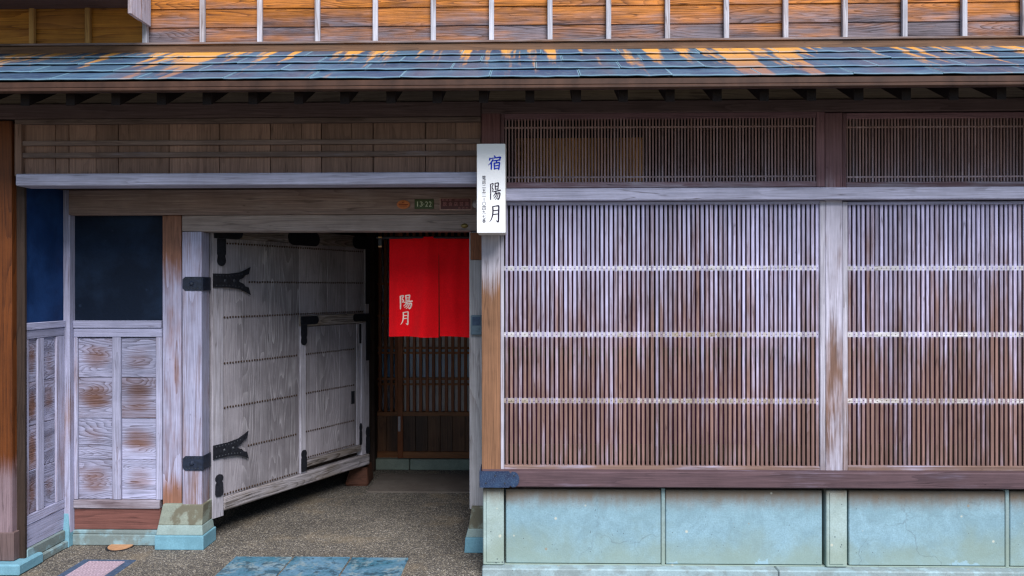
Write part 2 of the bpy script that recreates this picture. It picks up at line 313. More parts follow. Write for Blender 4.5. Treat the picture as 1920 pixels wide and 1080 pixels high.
def copper():
    n = NT('weathered_copper_sheet'); r = n.rand(); p = n.pos(); x, y, z = n.sep(p)
    sl = n.comb(x, n.math('MULTIPLY', y, .055), 0)
    o = n.comb(x, y, n.math('MULTIPLY', r, 7))
    a = n.noise(o, 5, 4, .6, .5); b = n.noise(o, 45, 3, .6)
    c = n.mix(n.rng(a, .32, .68, 0, 1, True), (.032, .058, .118), (.062, .122, .188))
    c = n.mix(n.rng(n.noise(sl, 3.1, 3, .5), .5, .66, 0, .6, True), c, (.10, .085, .12))
    k = n.math('ADD', .86, n.math('MULTIPLY', r, .28)); c = n.mix(1.0, c, n.comb(k, k, k), 'MULTIPLY')
    # orange run marks that start at the wall and thin out down the slope
    up = n.rng(y, 3.80, 4.45, 0, 1)
    s = n.noise(sl, 13, 3, .55, .15)
    cl = n.noise(n.comb(x, 0, 0), 1.35, 1, .5)
    e = n.math('ADD', s, n.math('MULTIPLY', n.math('SUBTRACT', cl, .5), .75))
    e = n.math('ADD', e, n.math('MULTIPLY', n.math('SUBTRACT', up, .62), .13))
    e = n.math('ADD', e, n.math('MULTIPLY', n.math('SUBTRACT', n.noise(n.comb(x, n.math('MULTIPLY', y, 1.4), 0), 26, 3), .5), .16))
    om = n.rng(e, .505, .62, 0, 1, True)
    oc = n.mix(n.rng(up, .1, .75, 0, 1), (.30, .15, .10), (.72, .33, .045))
    c = n.mix(n.math('MULTIPLY', om, .9), c, oc)
    # pale verdigris along the folded sheet edges
    g = n.sep(n.gen())
    ed = n.math('MINIMUM', n.math('MINIMUM', g[0], n.math('SUBTRACT', 1, g[0])), 1)
    ea = n.rng(n.math('ADD', ed, n.math('MULTIPLY', n.math('SUBTRACT', b, .5), .006)), .004, .013, 1, 0)
    eb = n.rng(n.math('ADD', g[1], n.math('MULTIPLY', n.math('SUBTRACT', b, .5), .03)), .03, .10, 1, 0)
    c = n.mix(n.math('MULTIPLY', n.math('MAXIMUM', ea, n.math('MULTIPLY', eb, .5)), .68), c, (.24, .42, .50))
    c = n.mix(n.rng(b, .5, .75, 0, .3), c, (.16, .25, .27))
    n.bump(n.math('ADD', a, n.math('MULTIPLY', b, .2)), .25, .006)
    return n.done(c, .5, .4, .0)
M['copper'] = copper()
M['fascia'] = plain('brown_copper_trim', (.055, .026, .016), .55, .25, 0, 12, .4)
M['iron'] = plain('black_iron', (.012, .013, .018), .55, .35, 0, 60, .5, .3)
M['iron_stud'] = plain('iron_stud', (.03, .034, .042), .5, .4)
def blue_iron():
    n = NT('blue_black_iron'); v = n.obj()
    b = n.noise(v, 190, 3, .7); a = n.noise(v, 18, 3, .6)
    c = n.mix(n.rng(a, .3, .7), (.012, .02, .055), (.022, .05, .11))
    c = n.mix(n.rng(b, .52, .68, 0, .75), c, (.10, .15, .21))
    n.bump(b, .6, .003); return n.done(c, .6, .3)
M['iron2'] = plain('blackened_iron', (.012, .018, .035), .5, .4, 0, 60, .5, .3)
M['blue_iron'] = blue_iron()
M['nail'] = plain('rusty_nail', (.055, .03, .018), .7, .3)
M['nail_door'] = plain('rust_stud', (.045, .024, .014), .7, .3)
M['sign_white'] = plain('white_sign_acrylic', (.90, .91, .92), .35, .4, 0, 8, .02)
M['sign_side'] = plain('sign_case', (.74, .72, .66), .4, .3, 0, 12, .06)
M['ink_blue'] = plain('blue_ink', (.006, .035, .50), .6, .2, 0, 30, .1)
M['ink_black'] = plain('black_ink', (.022, .012, .035), .6, .2, 0, 30, .1)
M['plaque_red'] = plain('maroon_enamel', (.085, .006, .008), .4, .4, 0, 60, .25)
M['plaque_edge'] = plain('copper_edge', (.42, .25, .21), .45, .4)
M['plaque_green'] = plain('green_enamel', (.035, .062, .008), .4, .4, 0, 60, .3)
M['plaque_orange'] = plain('orange_enamel', (.55, .16, .035), .45, .4, 0, 60, .25)
M['ink_rust'] = plain('dark_rust_print', (.22, .03, .012), .6, .2)
M['ink_cream'] = plain('cream_print', (.62, .66, .46), .6, .2)
M['ink_pink'] = plain('faded_pink_print', (.42, .17, .17), .6, .2)
M['brass'] = plain('old_brass', (.22, .16, .05), .45, .5, .6, 90, .5, .3)
M['grey_plastic'] = plain('grey_plastic', (.10, .155, .20), .4, .4, 0, 30, .12)
M['white_dome'] = plain('meter_dome', (.45, .43, .45), .2, .5)
M['plum'] = wood('dark_plum_board', (.075, .018, .05), (.05, .012, .035), 'Z', rings=4)
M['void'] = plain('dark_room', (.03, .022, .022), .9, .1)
M['tag_pale'] = plain('pale_metal', (.34, .30, .31), .4, .5)
M['gold_tip'] = plain('gold_tip', (.40, .22, .09), .5, .3)
M['cap_tan'] = plain('tan_paint', (.42, .23, .12), .75, .2, 0, 30, .15)
M['drain_frame'] = plain('blue_grey_paint', (.055, .085, .14), .8, .2, 0, 40, .3)
M['drain_plate'] = plain('pink_grey_iron', (.36, .27, .31), .7, .3, 0, 60, .2)
M['paper'] = plain('shoji_paper', (.50, .40, .40), .9, .1, 0, 5, .1)  # pinkish reflection in the door glass, painted as a flat colour

M['blue_wall'] = plain('blue_wall_paint', (.25, .47, .75), .7, .3, 0, 6, .2)  # blue reflection in the door glass, painted as a flat colour
M['paper_grey'] = plain('grey_screen_paper', (.40, .37, .42), .9, .1, 0, 5, .25)  # grey reflection in the door glass, painted as a flat colour
def glass():
    n = NT('window_glass'); b = n.b
    b.inputs['Base Color'].default_value = (.9, .93, .95, 1); b.inputs['Transmission Weight'].default_value = 1
    b.inputs['Roughness'].default_value = .03; b.inputs['IOR'].default_value = 1.45
    return n.m
M['glass'] = glass()

def cloth(name):
    n = NT(name); v = n.obj()
    w = n.noise(n.vmath('MULTIPLY', v, (1, 1, .2)), 420, 2); h = n.noise(n.vmath('MULTIPLY', v, (.2, 1, 1)), 420, 2)
    big = n.noise(v, 6, 3, .6)
    k = n.math('MULTIPLY', n.rng(n.math('ADD', w, h), .7, 1.3, .88, 1.1), n.rng(big, .3, .7, .93, 1.06))
    c = n.mix(1.0, (.95, .005, .012), n.comb(k, k, k), 'MULTIPLY')
    n.bump(n.math('ADD', w, h), .15, .001)
    n.done(c, .85, .1)
    n.b.inputs['Sheen Weight'].default_value = .15
    tr = n.t.nodes.new('ShaderNodeBsdfTranslucent'); n.L(tr.inputs[0], c)
    mx = n.t.nodes.new('ShaderNodeMixShader'); mx.inputs[0].default_value = .25
    n.t.links.new(n.b.outputs[0], mx.inputs[1]); n.t.links.new(tr.outputs[0], mx.inputs[2]); n.t.links.new(mx.outputs[0], n.out.inputs[0])
    return n.m
M['noren'] = cloth('red_noren_cloth')
M['dye_white'] = plain('white_dye', (.82, .60, .52), .85, .1)

# ------------------------------------------------------------------ object helpers
WP = {}
def link(o, parent, loc):
    COL.objects.link(o)
    if parent is not None:
        o.parent = parent; o.location = Vector(loc)-WP[parent.name] if parent.name in WP else Vector(loc)
    else: o.location = loc
    WP[o.name] = Vector(loc)
    return o
def empty(name, loc, parent=None, **kw):
    o = bpy.data.objects.new(name, None); o.empty_display_size = .1
    link(o, parent, loc)
    for k, v in kw.items(): o[k] = v
    return o
def tag(o, label, cat=None, group=None, kind=None):
    o['label'] = label
    if cat: o['category'] = cat
    if group: o['group'] = group
    if kind: o['kind'] = kind
    return o
MESH = {}
def box_mesh(dx, dy, dz, mat, bev):
    key = (round(dx, 4), round(dy, 4), round(dz, 4), mat, bev)
    if key in MESH: return MESH[key]
    bm = bmesh.new(); bmesh.ops.create_cube(bm, size=1)
    for v in bm.verts: v.co = (v.co.x*dx, v.co.y*dy, v.co.z*dz)
    if bev: bmesh.ops.bevel(bm, geom=bm.edges[:], offset=min(bev, dx*.3, dy*.3, dz*.3), segments=1, affect='EDGES', profile=.5)
    me = bpy.data.meshes.new('box'); bm.to_mesh(me); bm.free(); me.materials.append(M[mat]); MESH[key] = me
    return me
def box(name, x0, x1, y0, y1, z0, z1, mat, parent, bev=.003, tilt=None):
    me = box_mesh(abs(x1-x0), abs(y1-y0), abs(z1-z0), mat, bev)
    o = bpy.data.objects.new(name, me)
    link(o, parent, ((x0+x1)/2, (y0+y1)/2, (z0+z1)/2))
    if tilt: o.rotation_euler = tilt
    return o
def pbox(name, p0, p1, q0, q1, Yf, d, mat, parent, ref=None, bev=.003, **k):
    """box whose front face at distance Yf fills the measured rectangle p0..p1 x q0..q1; d = its depth"""
    r = (max(p0, 0)+min(p1, 1920))/2 if ref is None else ref
    return box(name, X(p0, Yf), X(p1, Yf), Yf, Yf+d, Z(q1, Yf, r), Z(q0, Yf, r), mat, parent, bev, **k)
def mesh(name, verts, faces, mat, parent, loc=(0, 0, 0), smooth=False):
    me = bpy.data.meshes.new(name); me.from_pydata([tuple(v) for v in verts], [], faces); me.update()
    if isinstance(mat, str): mat = [mat]
    for m in mat: me.materials.append(M[m])
    if smooth:
        for p in me.polygons: p.use_smooth = True
    o = bpy.data.objects.new(name, me)
    return link(o, parent, loc)
def frustum(name, x0, x1, y0, y1, z0, z1, inset, mat, parent, bev=.006):
    """a stone that narrows upward; inset = (left, right, front)"""
    bm = bmesh.new(); cx, cy = (x0+x1)/2, (y0+y1)/2
    l, r, f = inset
    P = [(x0, y0, z0), (x1, y0, z0), (x1, y1, z0), (x0, y1, z0), (x0+l, y0+f, z1), (x1-r, y0+f, z1), (x1-r, y1, z1), (x0+l, y1, z1)]
    vs = [bm.verts.new((p[0]-cx, p[1]-cy, p[2]-z0)) for p in P]
    for f_ in ((0, 3, 2, 1), (4, 5, 6, 7), (0, 1, 5, 4), (1, 2, 6, 5), (2, 3, 7, 6), (3, 0, 4, 7)): bm.faces.new([vs[i] for i in f_])
    bmesh.ops.bevel(bm, geom=bm.edges[:], offset=bev, segments=2, affect='EDGES', profile=.6)
    me = bpy.data.meshes.new(name); bm.to_mesh(me); bm.free(); me.materials.append(M[mat])
    o = bpy.data.objects.new(name, me); return link(o, parent, (cx, cy, z0))
def extrude(name, pts, t, mat, parent, loc, plane='XZ', bev=0):
    """flat outline (list of 2-D points) given thickness t towards -Y (plane XZ)"""
    bm = bmesh.new()
    if plane == 'XZ': vs = [bm.verts.new((p[0], 0, p[1])) for p in pts]
    else: vs = [bm.verts.new((p[0], p[1], 0)) for p in pts]
    f = bm.faces.new(vs)
    r = bmesh.ops.extrude_face_region(bm, geom=[f])
    d = (0, -t, 0) if plane == 'XZ' else (0, 0, t)
    bmesh.ops.translate(bm, vec=d, verts=[v for v in r['geom'] if isinstance(v, bmesh.types.BMVert)])
    bmesh.ops.recalc_face_normals(bm, faces=bm.faces[:])
    me = bpy.data.meshes.new(name); bm.to_mesh(me); bm.free(); me.materials.append(M[mat])
    o = bpy.data.objects.new(name, me); return link(o, parent, loc)
def studs(name, pts, r, mat, parent, normal=(0, -1, 0), loc=(0, 0, 0), h=.6):
    """many little domed nail heads joined: each six-sided and two rings high"""
    nrm = Vector(normal).normalized(); a = nrm.orthogonal().normalized(); b = nrm.cross(a)
    V, Fc = [], []
    for p in pts:
        p = Vector(p); i0 = len(V)
        for k in range(6):
            an = k*math.pi/3; V.append(p+(a*math.cos(an)+b*math.sin(an))*r)
        for k in range(6):
            an = k*math.pi/3; V.append(p+(a*math.cos(an)+b*math.sin(an))*r*.6+nrm*r*h*.8)
        V.append(p+nrm*r*h)
        for k in range(6):
            j = (k+1) % 6
            Fc.append((i0+k, i0+j, i0+6+j, i0+6+k)); Fc.append((i0+6+k, i0+6+j, i0+12))
    o = mesh(name, V, Fc, mat, parent, loc); o['kind'] = 'stuff'; return o
def ellipse(rx, rz, n=28): return [(rx*math.cos(2*math.pi*i/n), rz*math.sin(2*math.pi*i/n)) for i in range(n)]

# ------------------------------------------------------------------ lettering
def catmull(pts, n=7):
    out = []
    P_ = [pts[0]]+list(pts)+[pts[-1]]
    for i in range(1, len(P_)-2):
        p0, p1, p2, p3 = P_[i-1:i+3]
        for k in range(n):
            t = k/n
            out.append(tuple(.5*((2*p1[j])+(-p0[j]+p2[j])*t+(2*p0[j]-5*p1[j]+4*p2[j]-p3[j])*t*t+(-p0[j]+3*p1[j]-3*p2[j]+p3[j])*t**3) for j in range(3)))
    out.append(pts[-1]); return out
BRUSH = {
 '宿': [[(.47, 1.0, .06), (.52, .90, .10)], [(.13, .82, .07), (.12, .74, .09), (.09, .66, .05)],
       [(.14, .80, .05), (.45, .83, .065), (.88, .88, .09), (.92, .84, .09), (.82, .73, .03)],
       [(.36, .70, .09), (.24, .52, .075), (.03, .33, .03)], [(.25, .50, .09), (.25, .28, .09), (.24, .04, .085)],
       [(.42, .63, .06), (.64, .66, .065), (.90, .69, .08)], [(.67, .65, .07), (.60, .52, .06)],
       [(.46, .46, .08), (.47, .25, .085), (.49, .04, .08)], [(.46, .45, .06), (.70, .49, .07), (.85, .49, .09), (.83, .25, .09), (.80, .02, .085)],
       [(.50, .27, .06), (.80, .30, .06)], [(.48, .08, .06), (.80, .10, .06)]],
 '陽': [[(.10, .92, .08), (.11, .5, .085), (.10, .0, .07)], [(.10, .92, .055), (.28, .96, .07), (.33, .92, .08), (.24, .74, .055), (.33, .60, .08), (.25, .47, .05)],
       [(.50, .96, .08), (.52, .80, .08), (.53, .60, .07)], [(.50, .97, .06), (.74, 1.0, .075), (.80, .97, .085), (.78, .80, .08), (.76, .60, .07)],
       [(.53, .79, .055), (.77, .81, .055)], [(.53, .62, .055), (.76, .64, .055)],
       [(.37, .47, .055), (.68, .52, .07), (.99, .56, .08)], [(.60, .48, .075), (.48, .32, .065), (.34, .20, .03)],
       [(.52, .36, .055), (.78, .40, .065), (.93, .38, .09), (.90, .18, .09), (.80, .02, .085), (.70, .07, .03)],
       [(.66, .36, .065), (.56, .20, .055), (.40, .08, .03)], [(.79, .36, .065), (.70, .16, .055), (.53, .0, .03)]],
 '月': [[(.30, .95, .11), (.32, .65, .11), (.27, .36, .10), (.16, .14, .075), (.02, .0, .03)],
       [(.30, .95, .07), (.58, .99, .085), (.78, 1.0, .11), (.82, .92, .12), (.80, .50, .12), (.79, .12, .12), (.74, .0, .11), (.58, .10, .03)],
       [(.36, .70, .07), (.55, .71, .075), (.74, .73, .06)], [(.35, .46, .07), (.55, .48, .075), (.74, .50, .06)]],
}
def brush(chars, x0, z1, w, hs, dz, bold=1.0):
    """strokes of each character as closed ribbons in a (u, v) plane; returns list of outlines"""
    out = []
    for i, ch in enumerate(chars):
        zt = z1-i*dz
        for st in BRUSH[ch]:
            c = catmull(st); L_, R_ = [], []
            for k, (u, v, t) in enumerate(c):
                a = c[max(k-1, 0)]; b = c[min(k+1, len(c)-1)]
                du, dv = (b[0]-a[0])*w, (b[1]-a[1])*hs; l = math.hypot(du, dv) or 1
                hw = t*.5*w*bold
                px_, pz_ = x0+u*w, zt-hs+v*hs
                L_.append((px_-dv/l*hw, pz_+du/l*hw)); R_.append((px_+dv/l*hw, pz_-du/l*hw))
            # rounded ends
            def cap(cen, p, q):
                cx_, cz_ = cen; a0 = math.atan2(p[1]-cz_, p[0]-cx_); rr = math.hypot(p[0]-cx_, p[1]-cz_)
                return [(cx_+rr*math.cos(a0-s_*math.pi/4), cz_+rr*math.sin(a0-s_*math.pi/4)) for s_ in (1, 2, 3)]
            ce = (x0+c[-1][0]*w, zt-hs+c[-1][1]*hs); cs = (x0+c[0][0]*w, zt-hs+c[0][1]*hs)
            out.append((L_, R_, cap(ce, L_[-1], R_[-1]), cap(cs, R_[0], L_[0])))
    return out
def brush_mesh(name, strokes, mat, parent, surf, step=.00025):
    """surf(x, z) gives the y of the surface; each later stroke lies a hair in front of the one before"""
    V, Fc = [], []
    for si, (L_, R_, ce, cs) in enumerate(strokes):
        off = -.0012-si*step; i0 = len(V); n = len(L_)
        for p in L_+R_+ce+cs: V.append((p[0], surf(p[0], p[1])+off, p[1]))
        for k in range(n-1): Fc.append((i0+k, i0+k+1, i0+n+k+1, i0+n+k))
        Fc.append((i0+n-1, i0+2*n, i0+2*n+1, i0+2*n+2, i0+2*n-1)); Fc.append((i0+n, i0+2*n+3, i0+2*n+4, i0+2*n+5, i0))
    return mesh(name, V, Fc, mat, parent)
def text(name, body, size_w, size_h, x, y, z, mat, parent, loc=None):
    """flat characters fitted to a rectangle centred on (x, z), facing -Y"""
    cu = bpy.data.curves.new('tmp', 'FONT'); cu.body = body; cu.resolution_u = 3
    ob = bpy.data.objects.new('tmp', cu); COL.objects.link(ob)
    bpy.context.view_layer.update()
    me = bpy.data.meshes.new_from_object(ob.evaluated_get(bpy.context.evaluated_depsgraph_get()))
    bpy.data.objects.remove(ob); bpy.data.curves.remove(cu)
    xs = [v.co.x for v in me.vertices]; ys = [v.co.y for v in me.vertices]
    w, h = max(xs)-min(xs), max(max(ys)-min(ys), 1e-4)
    sx = size_w/w; sy = min(size_h/h, sx*1.6) if size_h else sx
    cx, cy = (max(xs)+min(xs))/2, (max(ys)+min(ys))/2
    for v in me.vertices: v.co = ((v.co.x-cx)*sx, 0, (v.co.y-cy)*sy)
    me.materials.clear(); me.materials.append(M[mat])
    o = bpy.data.objects.new(name, me); return link(o, parent, (x, y, z))

# ================================================================== GROUND
Y0 = 4.30
XL, XR = -3.7, 3.72
ground = mesh('ground', [(-40, -40, 0), (40, -40, 0), (40, 7.4, 0), (-40, 7.4, 0)], [(0, 1, 2, 3)], 'ground', None)
ground['kind'] = 'structure'; ground['label'] = 'speckled exposed aggregate paving of lane and porch floor'
box('paving_slab', -1.69, -1.362, 3.93, 4.568, -.05, .006, 'slab', ground, .004)
box('paving_slab', -1.352, -1.030, 3.93, 4.57, -.05, .007, 'slab', ground, .004)
box('paving_slab', -1.020, -.695, 3.93, 4.566, -.05, .006, 'slab', ground, .004)
st = box('step_slab', -1.235, -.15, 6.03, 6.62, -.05, .010, 'slab_brown', ground, .004)
st['label'] = 'worn brown step stone in front of the inner sliding doors'

# ================================================================== HOUSE
house = empty('townhouse', (0, Y0, 0))
tag(house, 'old wooden townhouse front with lattice windows, copper eave and plank gate', 'house')
def part(name, loc, label=None):
    e = empty(name, loc, house)
    if label: e['label'] = label
    return e
# ---- left varnished post, with shoe and stone foot
o = pbox('post', -26, 22, 226, 1000, Y0, .10, 'orange_post', house, ref=12); o['label'] = 'varnished orange-brown corner post with grey weathered foot'
pbox('post_shoe', -29, 25, 999, 1052, Y0-.008, .116, 'shoe', house, ref=12)
box('foot_stone', -3.0, -2.74, 4.24, 4.46, 0, Z(1052, Y0, 12), 'base_blue', house, .008)
# wall beyond the frame, left
box('neighbour_wall', XL, -2.915, 4.42, 4.52, 0, 2.6, 'beam_dark_v', house)

# ---- column between porch and lattice, middle column, end column
zsill = Z(884, Y0, 975)
pbox('column', 903, 938, 351, 884, Y0, .12, 'column', house, ref=922)
pbox('column_head', 903, 938, 212, 350.6, Y0, .12, 'column_up', house, ref=922)
c2 = pbox('column', 1548, 1580, 362, 884, Y0+.004, .12, 'column_c', house, ref=1563)
pbox('column_head', 1548, 1580, 211, 361, Y0+.004, .12, 'tran_frame_z', house, ref=1563)
pbox('column', 2196, 2236, 205, 886, Y0, .12, 'column_c', house, ref=2200)
# ---- sill beam
sb = box('sill_beam', X(902, 4.25), XR, 4.25, 4.42, Z(914, 4.25, 1000), Z(884, 4.25, 1000), 'sill', house, .006)
xs0, xs1 = X(900, 4.245), X(973, 4.245); za, zb = Z(914.2, 4.245, 935), Z(883.6, 4.245, 935)
xm = xs0+(xs1-xs0)*.80; rr = (zb-za)/2; zc = (za+zb)/2
pts = [(xs0, za), (xm-.012, za), (xm-.006, za+.012), (xm+.004, za+.002)]
for k in range(1, 8):
    an = -math.pi/2+k*math.pi/8; pts.append((xm+.006+rr*.85*math.cos(an), zc+rr*math.sin(an)))
pts += [(xm+.004, zb-.002), (xm-.006, zb-.012), (xm-.012, zb), (xs0, zb)]
bracket = extrude('corner_bracket', [(p[0]-xs0, p[1]-za) for p in pts], .006, 'blue_iron', house, (xs0, 4.249, za))
bracket['label'] = 'blue-black iron fitting wrapped on the sill end'
box('corner_bracket', xs0-.004, xs0+.002, 4.241, 4.424, za, zb, 'blue_iron', house, .001)
studs('stud', [(xs0+.03+.05*k, 4.2425, zc+.02*(1 if k % 2 else -1)) for k in range(4)], .005, 'iron_stud', house)

# ---- stone plinth
pl = part('stone_plinth', (1.6, Y0, 0), 'blue-green tuff plinth under the lattice windows')
zt, zb_ = Z(915.5, Y0, 1100), Z(1062, 4.285, 1100)
for a, b in ((948, 1238.5), (1247.5, 1541), (1591, 1884), (1893, 2186)):
    pbox('stone_panel', a, b, 918, 1057, 4.307, .06, 'tuff', pl, ref=1150, bev=.004)
for a, b in ((1239.5, 1246.5), (1885, 1892)):
    box('joint_strip', X(a, 4.304), X(b, 4.304), 4.304, 4.40, zb_, zt, 'tuff_edge', pl, .003)
box('joint_strip', X(946, 4.305), X(2190, 4.305), 4.305, 4.40, zb_-.002, Z(1058, 4.305, 1100), 'tuff_edge', pl, .003)
for a, b in ((905, 944), (1549, 1588), (2192, 2236)):
    pbox('pillar_stone', a, b, 917, 1061, 4.288, .10, 'tuff_pillar', pl, ref=1150, bev=.005)
    ia, ib = a+6, b-6
    pbox('pillar_face', ia, ib, 922, 1056, 4.2835, .02, 'tuff_pillar', pl, ref=1150, bev=.003)
box('back_stone', X(905, Y0), XR, 4.40, 4.46, 0, zt-.004, 'tuff_edge', pl, 0)
box('ledge_stone', X(903, 4.24), 1.30, 4.24, 4.40, -.02, zb_, 'ledge', pl, .006)
box('ledge_stone', 1.303, XR, 4.24, 4.40, -.02, zb_-.001, 'ledge', pl, .006)

# ---- white head beam over the lattice
hb = box('head_beam', X(938, 4.262), XR, 4.262, 4.41, Z(375, 4.262, 1300), Z(352, 4.262, 1300), 'bleach_x', house, .004)

# ---- lattice windows
def lattice(p0, p1, s0, s1, n, label, refz):
    Ys = 4.318
    e = part('lattice_window', (X((p0+p1)/2, Ys), Ys, zsill), label)
    zt_, zb2 = Z(377.5, 4.306, refz), Z(883.5, 4.306, refz)
    zs1, zs0 = Z(384, Ys, refz), Z(873, Ys, refz)
    x0, x1 = X(s0, Ys), X(s1, Ys)
    box('stile', X(p0, 4.306)+.001, x0, 4.306, 4.35, zb2, zt_, 'lat_frame_z', e)
    box('stile', x1, X(p1, 4.306)-.001, 4.306, 4.35, zb2, zt_, 'lat_frame_z', e)
    box('frame_rail', x0, x1, 4.308, 4.35, zs1, zt_, 'lat_frame_x', e)
    box('frame_rail', x0, x1, 4.308, 4.35, zb2, zs0, 'lat_frame_x', e)
    pitch = (x1-x0)/n
    for i in range(n):
        xc = x0+(i+.5)*pitch+random.gauss(0, .00038)+pitch*.1
        yj = random.uniform(-.0012, .0012)
        w_ = random.choice((.0072, .0076, .0080)); box('slat', xc-w_, xc+w_, Ys+yj, Ys+.012+yj, zs0-.004, zs1+.004, 'slat', e, .0016, (0, random.gauss(0, .0005), random.uniform(-.05, .05)))
    nl = []
    for q in (503, 627.5, 752):
        zc_ = Z(q, Ys, refz)
        box('cross_rail', x0, x1, Ys+.0007, Ys+.011, zc_-.0125, zc_+.0125, 'cross', e, .0015)
        for i in range(n):
            nl.append((x0+(i+.6)*pitch, Ys-.0008, zc_+random.uniform(-.003, .003)))
    studs('nail', nl, .0026, 'nail', e)
    # sash behind
    for za_, zb3 in ((Z(668, 4.42, refz), Z(652, 4.42, refz)), (zs0, zs0+.09), (zs1-.05, zs1)):
        box('sash_rail', x0, x1, 4.42, 4.45, za_, zb3, 'hall', e)
    nb = 8
    for i in range(nb): box('inner_panel', x0+(x1-x0)*i/nb+.001, x0+(x1-x0)*(i+1)/nb-.001, 4.50, 4.51, zs0-.02, zs1+.02, 'plum', e, .001)
    for fx in (0, .5, 1):
        xx = x0+(x1-x0)*fx
        box('sash_stile', xx-.022, xx+.022, 4.421, 4.449, zs0+.0, zs1, 'hall', e)
    return e
lattice(938, 1548, 945, 1536, 69, 'whole-bay slatted wooden window screen beside the white signboard', 1240)
lattice(1580, 2196, 1588, 2186, 69, 'slatted wooden window screen cut by the edge of the picture', 1700)

# ---- transom lattices
def transom(p0, p1, s0, s1, n, label, refz):
    Ys = 4.322
    e = part('transom_lattice', (X((p0+p1)/2, Ys), Ys, 2.1), label)
    zt_, zb2 = Z(211, 4.312, refz), Z(351.5, 4.312, refz)
    zs1, zs0 = Z(222.5, Ys, refz), Z(341, Ys, refz)
    x0, x1 = X(s0, Ys), X(s1, Ys)
    box('stile', X(p0, 4.312)+.001, x0, 4.312, 4.36, zb2, zt_, 'tran_frame_z', e)
    box('stile', x1, X(p1, 4.312)-.001, 4.312, 4.36, zb2, zt_, 'tran_frame_z', e)
    box('frame_rail', x0, x1, 4.313, 4.36, zs1, zt_, 'tran_frame_x', e)
    box('frame_rail', x0, x1, 4.313, 4.36, zb2, zs0, 'tran_frame_x', e)
    pitch = (x1-x0)/n
    for i in range(n):
        xc = x0+(i+.5)*pitch
        box('slat', xc-.0041, xc+.0041, Ys, Ys+.012, zs0-.003, zs1+.003, 'tslat', e, .0008)
    for q in (238, 331.5):
        zc_ = Z(q, Ys, refz)
        box('cross_rail', x0, x1, Ys-.001, Ys+.008, zc_-.0045, zc_+.0045, 'tslat', e, .001)
    # a second, inner lattice of the same spacing; its slats cannot be told apart; set only where the glow is painted
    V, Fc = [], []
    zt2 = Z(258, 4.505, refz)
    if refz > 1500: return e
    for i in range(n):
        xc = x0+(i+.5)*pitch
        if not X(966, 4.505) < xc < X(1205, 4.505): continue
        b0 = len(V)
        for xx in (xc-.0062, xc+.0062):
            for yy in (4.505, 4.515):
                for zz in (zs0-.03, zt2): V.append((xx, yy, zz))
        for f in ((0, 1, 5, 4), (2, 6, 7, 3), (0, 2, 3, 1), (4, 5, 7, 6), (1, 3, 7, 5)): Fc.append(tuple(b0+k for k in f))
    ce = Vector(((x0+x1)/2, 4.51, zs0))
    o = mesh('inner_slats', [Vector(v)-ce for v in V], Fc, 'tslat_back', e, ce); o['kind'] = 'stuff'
    return e
transom(938, 1548, 946, 1530, 97, 'fine dark transom lattice above the whole window screen', 1240)
transom(1580, 2196, 1586, 2184, 99, 'fine dark transom lattice at the picture edge', 1700)

# ---- beams under the eave
zbR, zbL = Z(211, 4.30, 1300), Z(221, 4.30, 460)
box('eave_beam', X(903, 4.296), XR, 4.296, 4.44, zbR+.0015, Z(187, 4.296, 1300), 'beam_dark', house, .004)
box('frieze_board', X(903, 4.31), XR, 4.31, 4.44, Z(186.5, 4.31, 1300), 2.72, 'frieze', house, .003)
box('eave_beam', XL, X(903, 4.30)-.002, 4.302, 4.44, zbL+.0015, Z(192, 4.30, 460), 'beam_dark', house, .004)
box('frieze_board', XL, X(903, 4.31)-.002, 4.314, 4.44, Z(191.5, 4.31, 460), 2.72, 'frieze', house, .003)

# ---- board panel over the porch
bp = part('board_panel', (X(460, 4.33), 4.33, 2.1), 'brown vertical boards with two rails above the entrance')
zt_, zb2 = Z(229.5, 4.335, 460), Z(327, 4.335, 460)
js = [40, 104, 129, 180, 222, 317, 412, 507, 566, 603, 659, 700, 798, 855, 903]
minor = {104, 180, 566, 659, 855}
for a, b in zip(js[:-1], js[1:]):
    ga = .0008 if a in minor else .0022; gb = .0008 if b in minor else .0022
    yj = random.uniform(-.002, .002)
    box('board', X(a, 4.335)+ga, X(b, 4.335)-gb, 4.335+yj, 4.355, zb2-.02, zt_+.01, 'panel_board', bp, .002)
box('backing', X(40, 4.36), X(903, 4.36), 4.356, 4.37, zb2-.03, zt_+.02, 'hall', bp, 0)
xa, xb = X(40, 4.31), X(903, 4.31)-.003
for q0, q1 in ((262, 271), (284.5, 294)):
    box('rail', xa+.004, xb, 4.312, 4.334, Z(q1, 4.312, 460), Z(q0, 4.312, 460), 'panel_rail', bp, .003)
box('rail', xa-.03, xb, 4.299, 4.334, Z(230, 4.299, 460), zbL, 'panel_rail', bp, .003)
box('stile', X(27, 4.304), X(40, 4.304), 4.304, 4.35, Z(330, 4.304, 33), Z(230, 4.304, 33)-.002, 'panel_board', bp, .003)
hb2 = box('porch_beam', X(29, 4.262), X(903, 4.262)-.002, 4.262, 4.40, Z(346.5, 4.262, 460), Z(324, 4.262, 460), 'bleach_x', house, .005)
hb2['label'] = 'silvery bleached beam along the top of the porch'

